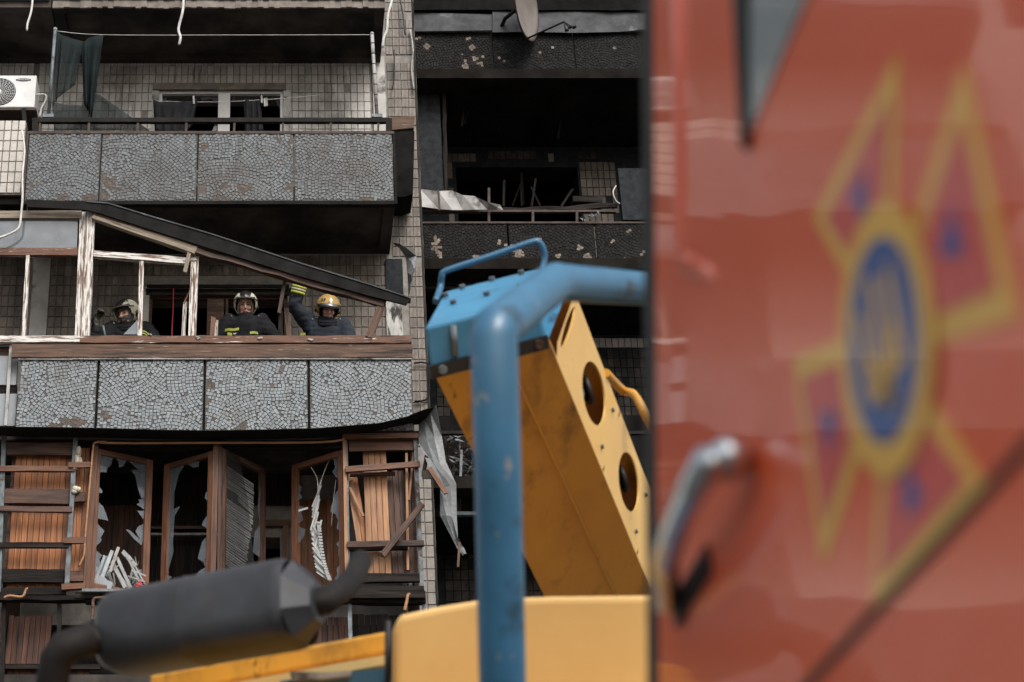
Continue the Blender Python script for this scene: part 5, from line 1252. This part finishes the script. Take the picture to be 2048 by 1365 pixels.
    for k in range(2): col.tube([neck + Vector((math.cos(a*math.pi/10)*.095, math.sin(a*math.pi/10)*.09 - .005, .0 + .03*k + .05*math.sin(a*math.pi/10))) for a in range(21)], .026, 8, cap=False)
    col.build('collar', 'turnout', root)
    # helmet
    hm = MB(); n = 52; rows = 30; vs = []; rx_, ry_, rz_ = .131, .158, .132; c0 = Vector((0, .014, .036))
    for i in range(rows+1):
        t_ = math.pi*(.001 + .80*i/rows)
        for j in range(n):
            a = 2*math.pi*j/n; x, y, z = rx_*math.sin(t_)*math.cos(a), ry_*math.sin(t_)*math.sin(a), rz_*math.cos(t_)
            if z < 0: x *= 1 - .10*(z/rz_)**2*0; z *= 1.18; 
            k = 1 + (.05 if style == 'gold' else .035)*math.exp(-(x/.018)**2)*(1 if z > 0 else 0)
            vs.append(c0 + Vector((x, y*k, z*k)))
    for i in range(rows):
        for j in range(n):
            q = (i*n+j, i*n+(j+1)%n, (i+1)*n+(j+1)%n, (i+1)*n+j); c = sum((vs[k] for k in q), Vector())/4
            x, y, z = c
            op = y < -.015 and z < .084 - 3.2*x*x and abs(x) < .112 or (y < -.075 and z < .075)
            if op or z < -.105 + (.05 if y > .05 else 0): continue
            mi = 0
            if style != 'gold':
                mi = 1 if abs(x) > .03 + .03*max(0, (z-.02)/.1) and y < .10 and z > -.095 and not ((y-.02)**2+(z+.03)**2 < .03**2) else 0
                if y < -.01 and z < .095: mi = 0 if abs(x) < .105 else mi
            hm.add([Hd(vs[k]) for k in q], [(0, 1, 2, 3)], mi, True)
    o = hm.build('helmet', ['helmet_gold', 'helmet_gold'] if style == 'gold' else ['helmet_black', 'helmet_cream'], root, True); s_ = o.modifiers.new('t', 'SOLIDIFY'); s_.thickness = .008; s_.offset = -1
    hel = o
    rimp = [Hd((math.sin(a)*.134, .014-math.cos(a)*.160, (.052+.034*math.cos(a)))) for a in [R(-78+156*k/16) for k in range(17)]]
    m2 = MB(); m2.tube(rimp, .007, 6); m2.build('brim', 'helmet_gold' if style == 'gold' else 'balaclava', hel)
    if style == 'gold':
        m2 = MB(); va, vb_ = [], []
        for k in range(17):
            a = R(-72+144*k/16); va.append(Hd((math.sin(a)*.127, .010-math.cos(a)*.160, .082))); vb_.append(Hd((math.sin(a)*.125, .006-math.cos(a)*.168, .036)))
        m2.add(va+vb_, [(k, k+1, 17+k+1, 17+k) for k in range(16)], 0, True); o = m2.build('visor', 'visor', hel); s_ = o.modifiers.new('t', 'SOLIDIFY'); s_.thickness = .004
        def front(x, z, e=.006):
            zz = (z-.036)/rz_; xx = x/rx_; yy = -math.sqrt(max(0, 1-zz*zz-xx*xx))*ry_*1.03; return Hd((x, .014+yy-e, z))
        for pts, m_ in (([(-.075, .075), (-.02, .085), (0, .125), (.02, .085), (.075, .075), (.03, .072), (0, .076), (-.03, .072)], 'helmet_black'), ([(-.013, .08), (.013, .08), (.01, .125), (0, .138), (-.01, .125)], 'chrome')):
            m2 = MB(); cc_ = sum((front(*p) for p in pts), Vector())/len(pts); q = [front(p[0], p[1], .008 if m_ == 'helmet_black' else .012) for p in pts] 
            m2.add(q + [cc_ - Mh @ Vector((0, .008 if m_ == 'helmet_black' else .013, 0))], [(k, (k+1) % len(q), len(q)) for k in range(len(q))]); m2.build('badge', m_, hel)
    for s in (-1, 1):
        m2 = MB(); p = Hd((.130*s, .02, -.015)); m2.ball(p, (.014, .026, .026), 0, 12, 8, rot=Mh); m2.build('side_boss', 'helmet_black', hel)
    # number on the side
    dirn = Vector((-.085, -.10, .085)) if style == 'gold' else (Vector((.085, -.085, .10)) if style == 'mask' else None)
    if dirn is not None:
        v = Vector((dirn.x/rx_, dirn.y/ry_, dirn.z/rz_)); v.normalize(); p = Vector((v.x*rx_*1.04, v.y*ry_*1.04, v.z*rz_*1.04)) + c0
        nrm = (Mh @ Vector((v.x/rx_, v.y/ry_, v.z/rz_))).normalized(); upv = Mh @ Vector((0, 0, 1)); upv = (upv - nrm*upv.dot(nrm)).normalized(); xv = upv.cross(nrm)
        mw_ = Matrix((xv, upv, nrm)).transposed().to_4x4(); mw_.translation = Hd(p)
        text('helmet_number', '69' if style == 'gold' else '19', .06, 'helmet_black', mw_, hel)
    # chin strap cords
    for s in (-1, 1): cable('chin_strap', [Hd((.112*s, -.01, -.10)), Hd((.12*s, -.02, -.16)), chest + Vector((.15*s, -.11, .16))], .004, 'cable', root, n=5, sub=3)
    return root, chest, neck, Hd
def stripe(root, pts, wd, mat='hivis', name='reflective_stripe'):
    mb = MB()
    for i in range(len(pts)-1):
        a, b = Vector(pts[i]), Vector(pts[i+1]); u = Vector((0, 0, wd/2)); mb.hexa([a-u, b-u, b+u, a+u] + [p + Vector((0, .02, 0)) for p in (a-u, b-u, b+u, a+u)])
    mb.build(name, mat, root)
def cuff(root, a, b, r0, mats=('hivis', 'reflect', 'hivis')):
    a, b = Vector(a), Vector(b); n = len(mats)
    for k, m_ in enumerate(mats):
        mb = MB(); mb.tube([a.lerp(b, k/n), a.lerp(b, (k+.98)/n)], r0*1.18, 16); mb.build('reflective_stripe', m_, root)

# middle firefighter, facing out
Yp = YB + .55
r2, ch, nk, Hd_ = firefighter('firefighter in a cream and black helmet with bare face, looking down from the balcony', (491, 613), Yp, 0, 24, 'cream',
    (W(430, 690, Yp), W(452, 705, Yp-.25), (.3, -.6, .1), (0, 0, -1)), (W(556, 692, Yp), W(535, 708, Yp-.25), (-.3, -.6, .1), (0, 0, -1)))
yf = Yp-.17
stripe(r2, [W(450, 661, yf+.02), W(458, 659, yf), W(466, 660, yf-.01), W(478, 658, yf-.02)], .03); stripe(r2, [W(500, 666, yf-.02), W(508, 665, yf-.01), W(516, 667, yf)], .03)
stripe(r2, [W(455, 668, yf+.0), W(464, 669, yf-.01)], .035)
# right firefighter, arm raised against the beam
Yp = YB + .45
wr = W(601, 566, Yp-.12); el = W(589, 612, Yp-.02)
r3, ch, nk, Hd_ = firefighter('firefighter in a gold visored helmet with one arm raised to the fallen beam', (656, 620), Yp, 10, 36, 'gold',
    (el, wr, (.12, -.1, 1), (0, -1, 0)), (W(702, 690, Yp), W(690, 708, Yp-.2), (-.2, -.7, .1), (0, 0, -1)), lean=(.06, -.08))
d_ = wr - el; cuff(r3, el + d_*.50, el + d_*.86, .068)
stripe(r3, [W(601, 669, Yp-.17), W(611, 668.5, Yp-.18)], .03)
# left firefighter, masked, gloved hand raised
Yp = YB + .5
wr = W(191, 660, Yp-.22); el = W(184, 700, Yp-.12)
r1, ch, nk, Hd_ = firefighter('firefighter in a grey face mask raising a gloved hand behind the peeling frame', (253, 629), Yp, -34, 26, 'mask',
    (el, wr, (.05, -.15, 1), (.9, -.5, -.2)), (W(322, 700, Yp), W(300, 712, Yp-.2), (-.3, -.6, .1), (0, 0, -1)), lean=(-.05, -.05), hsc=1.55)
cuff(r1, el.lerp(wr, .45), el.lerp(wr, .82), .066, ('hivis', 'turnout'))
for dz in (0, 5): stripe(r1, [W(283, 661+dz, Yp-.14), W(290, 663+dz, Yp-.13), W(297, 668+dz, Yp-.11)], .012)
mb = MB(); mb.tube([W(206, 652, Yp-.2), W(208, 662, Yp-.2), W(214, 690, Yp-.2)], .013, 8); tag(mb.build('tool_handle', 'steel_blue'), 'grey tool handle held in the raised glove', 'tool')
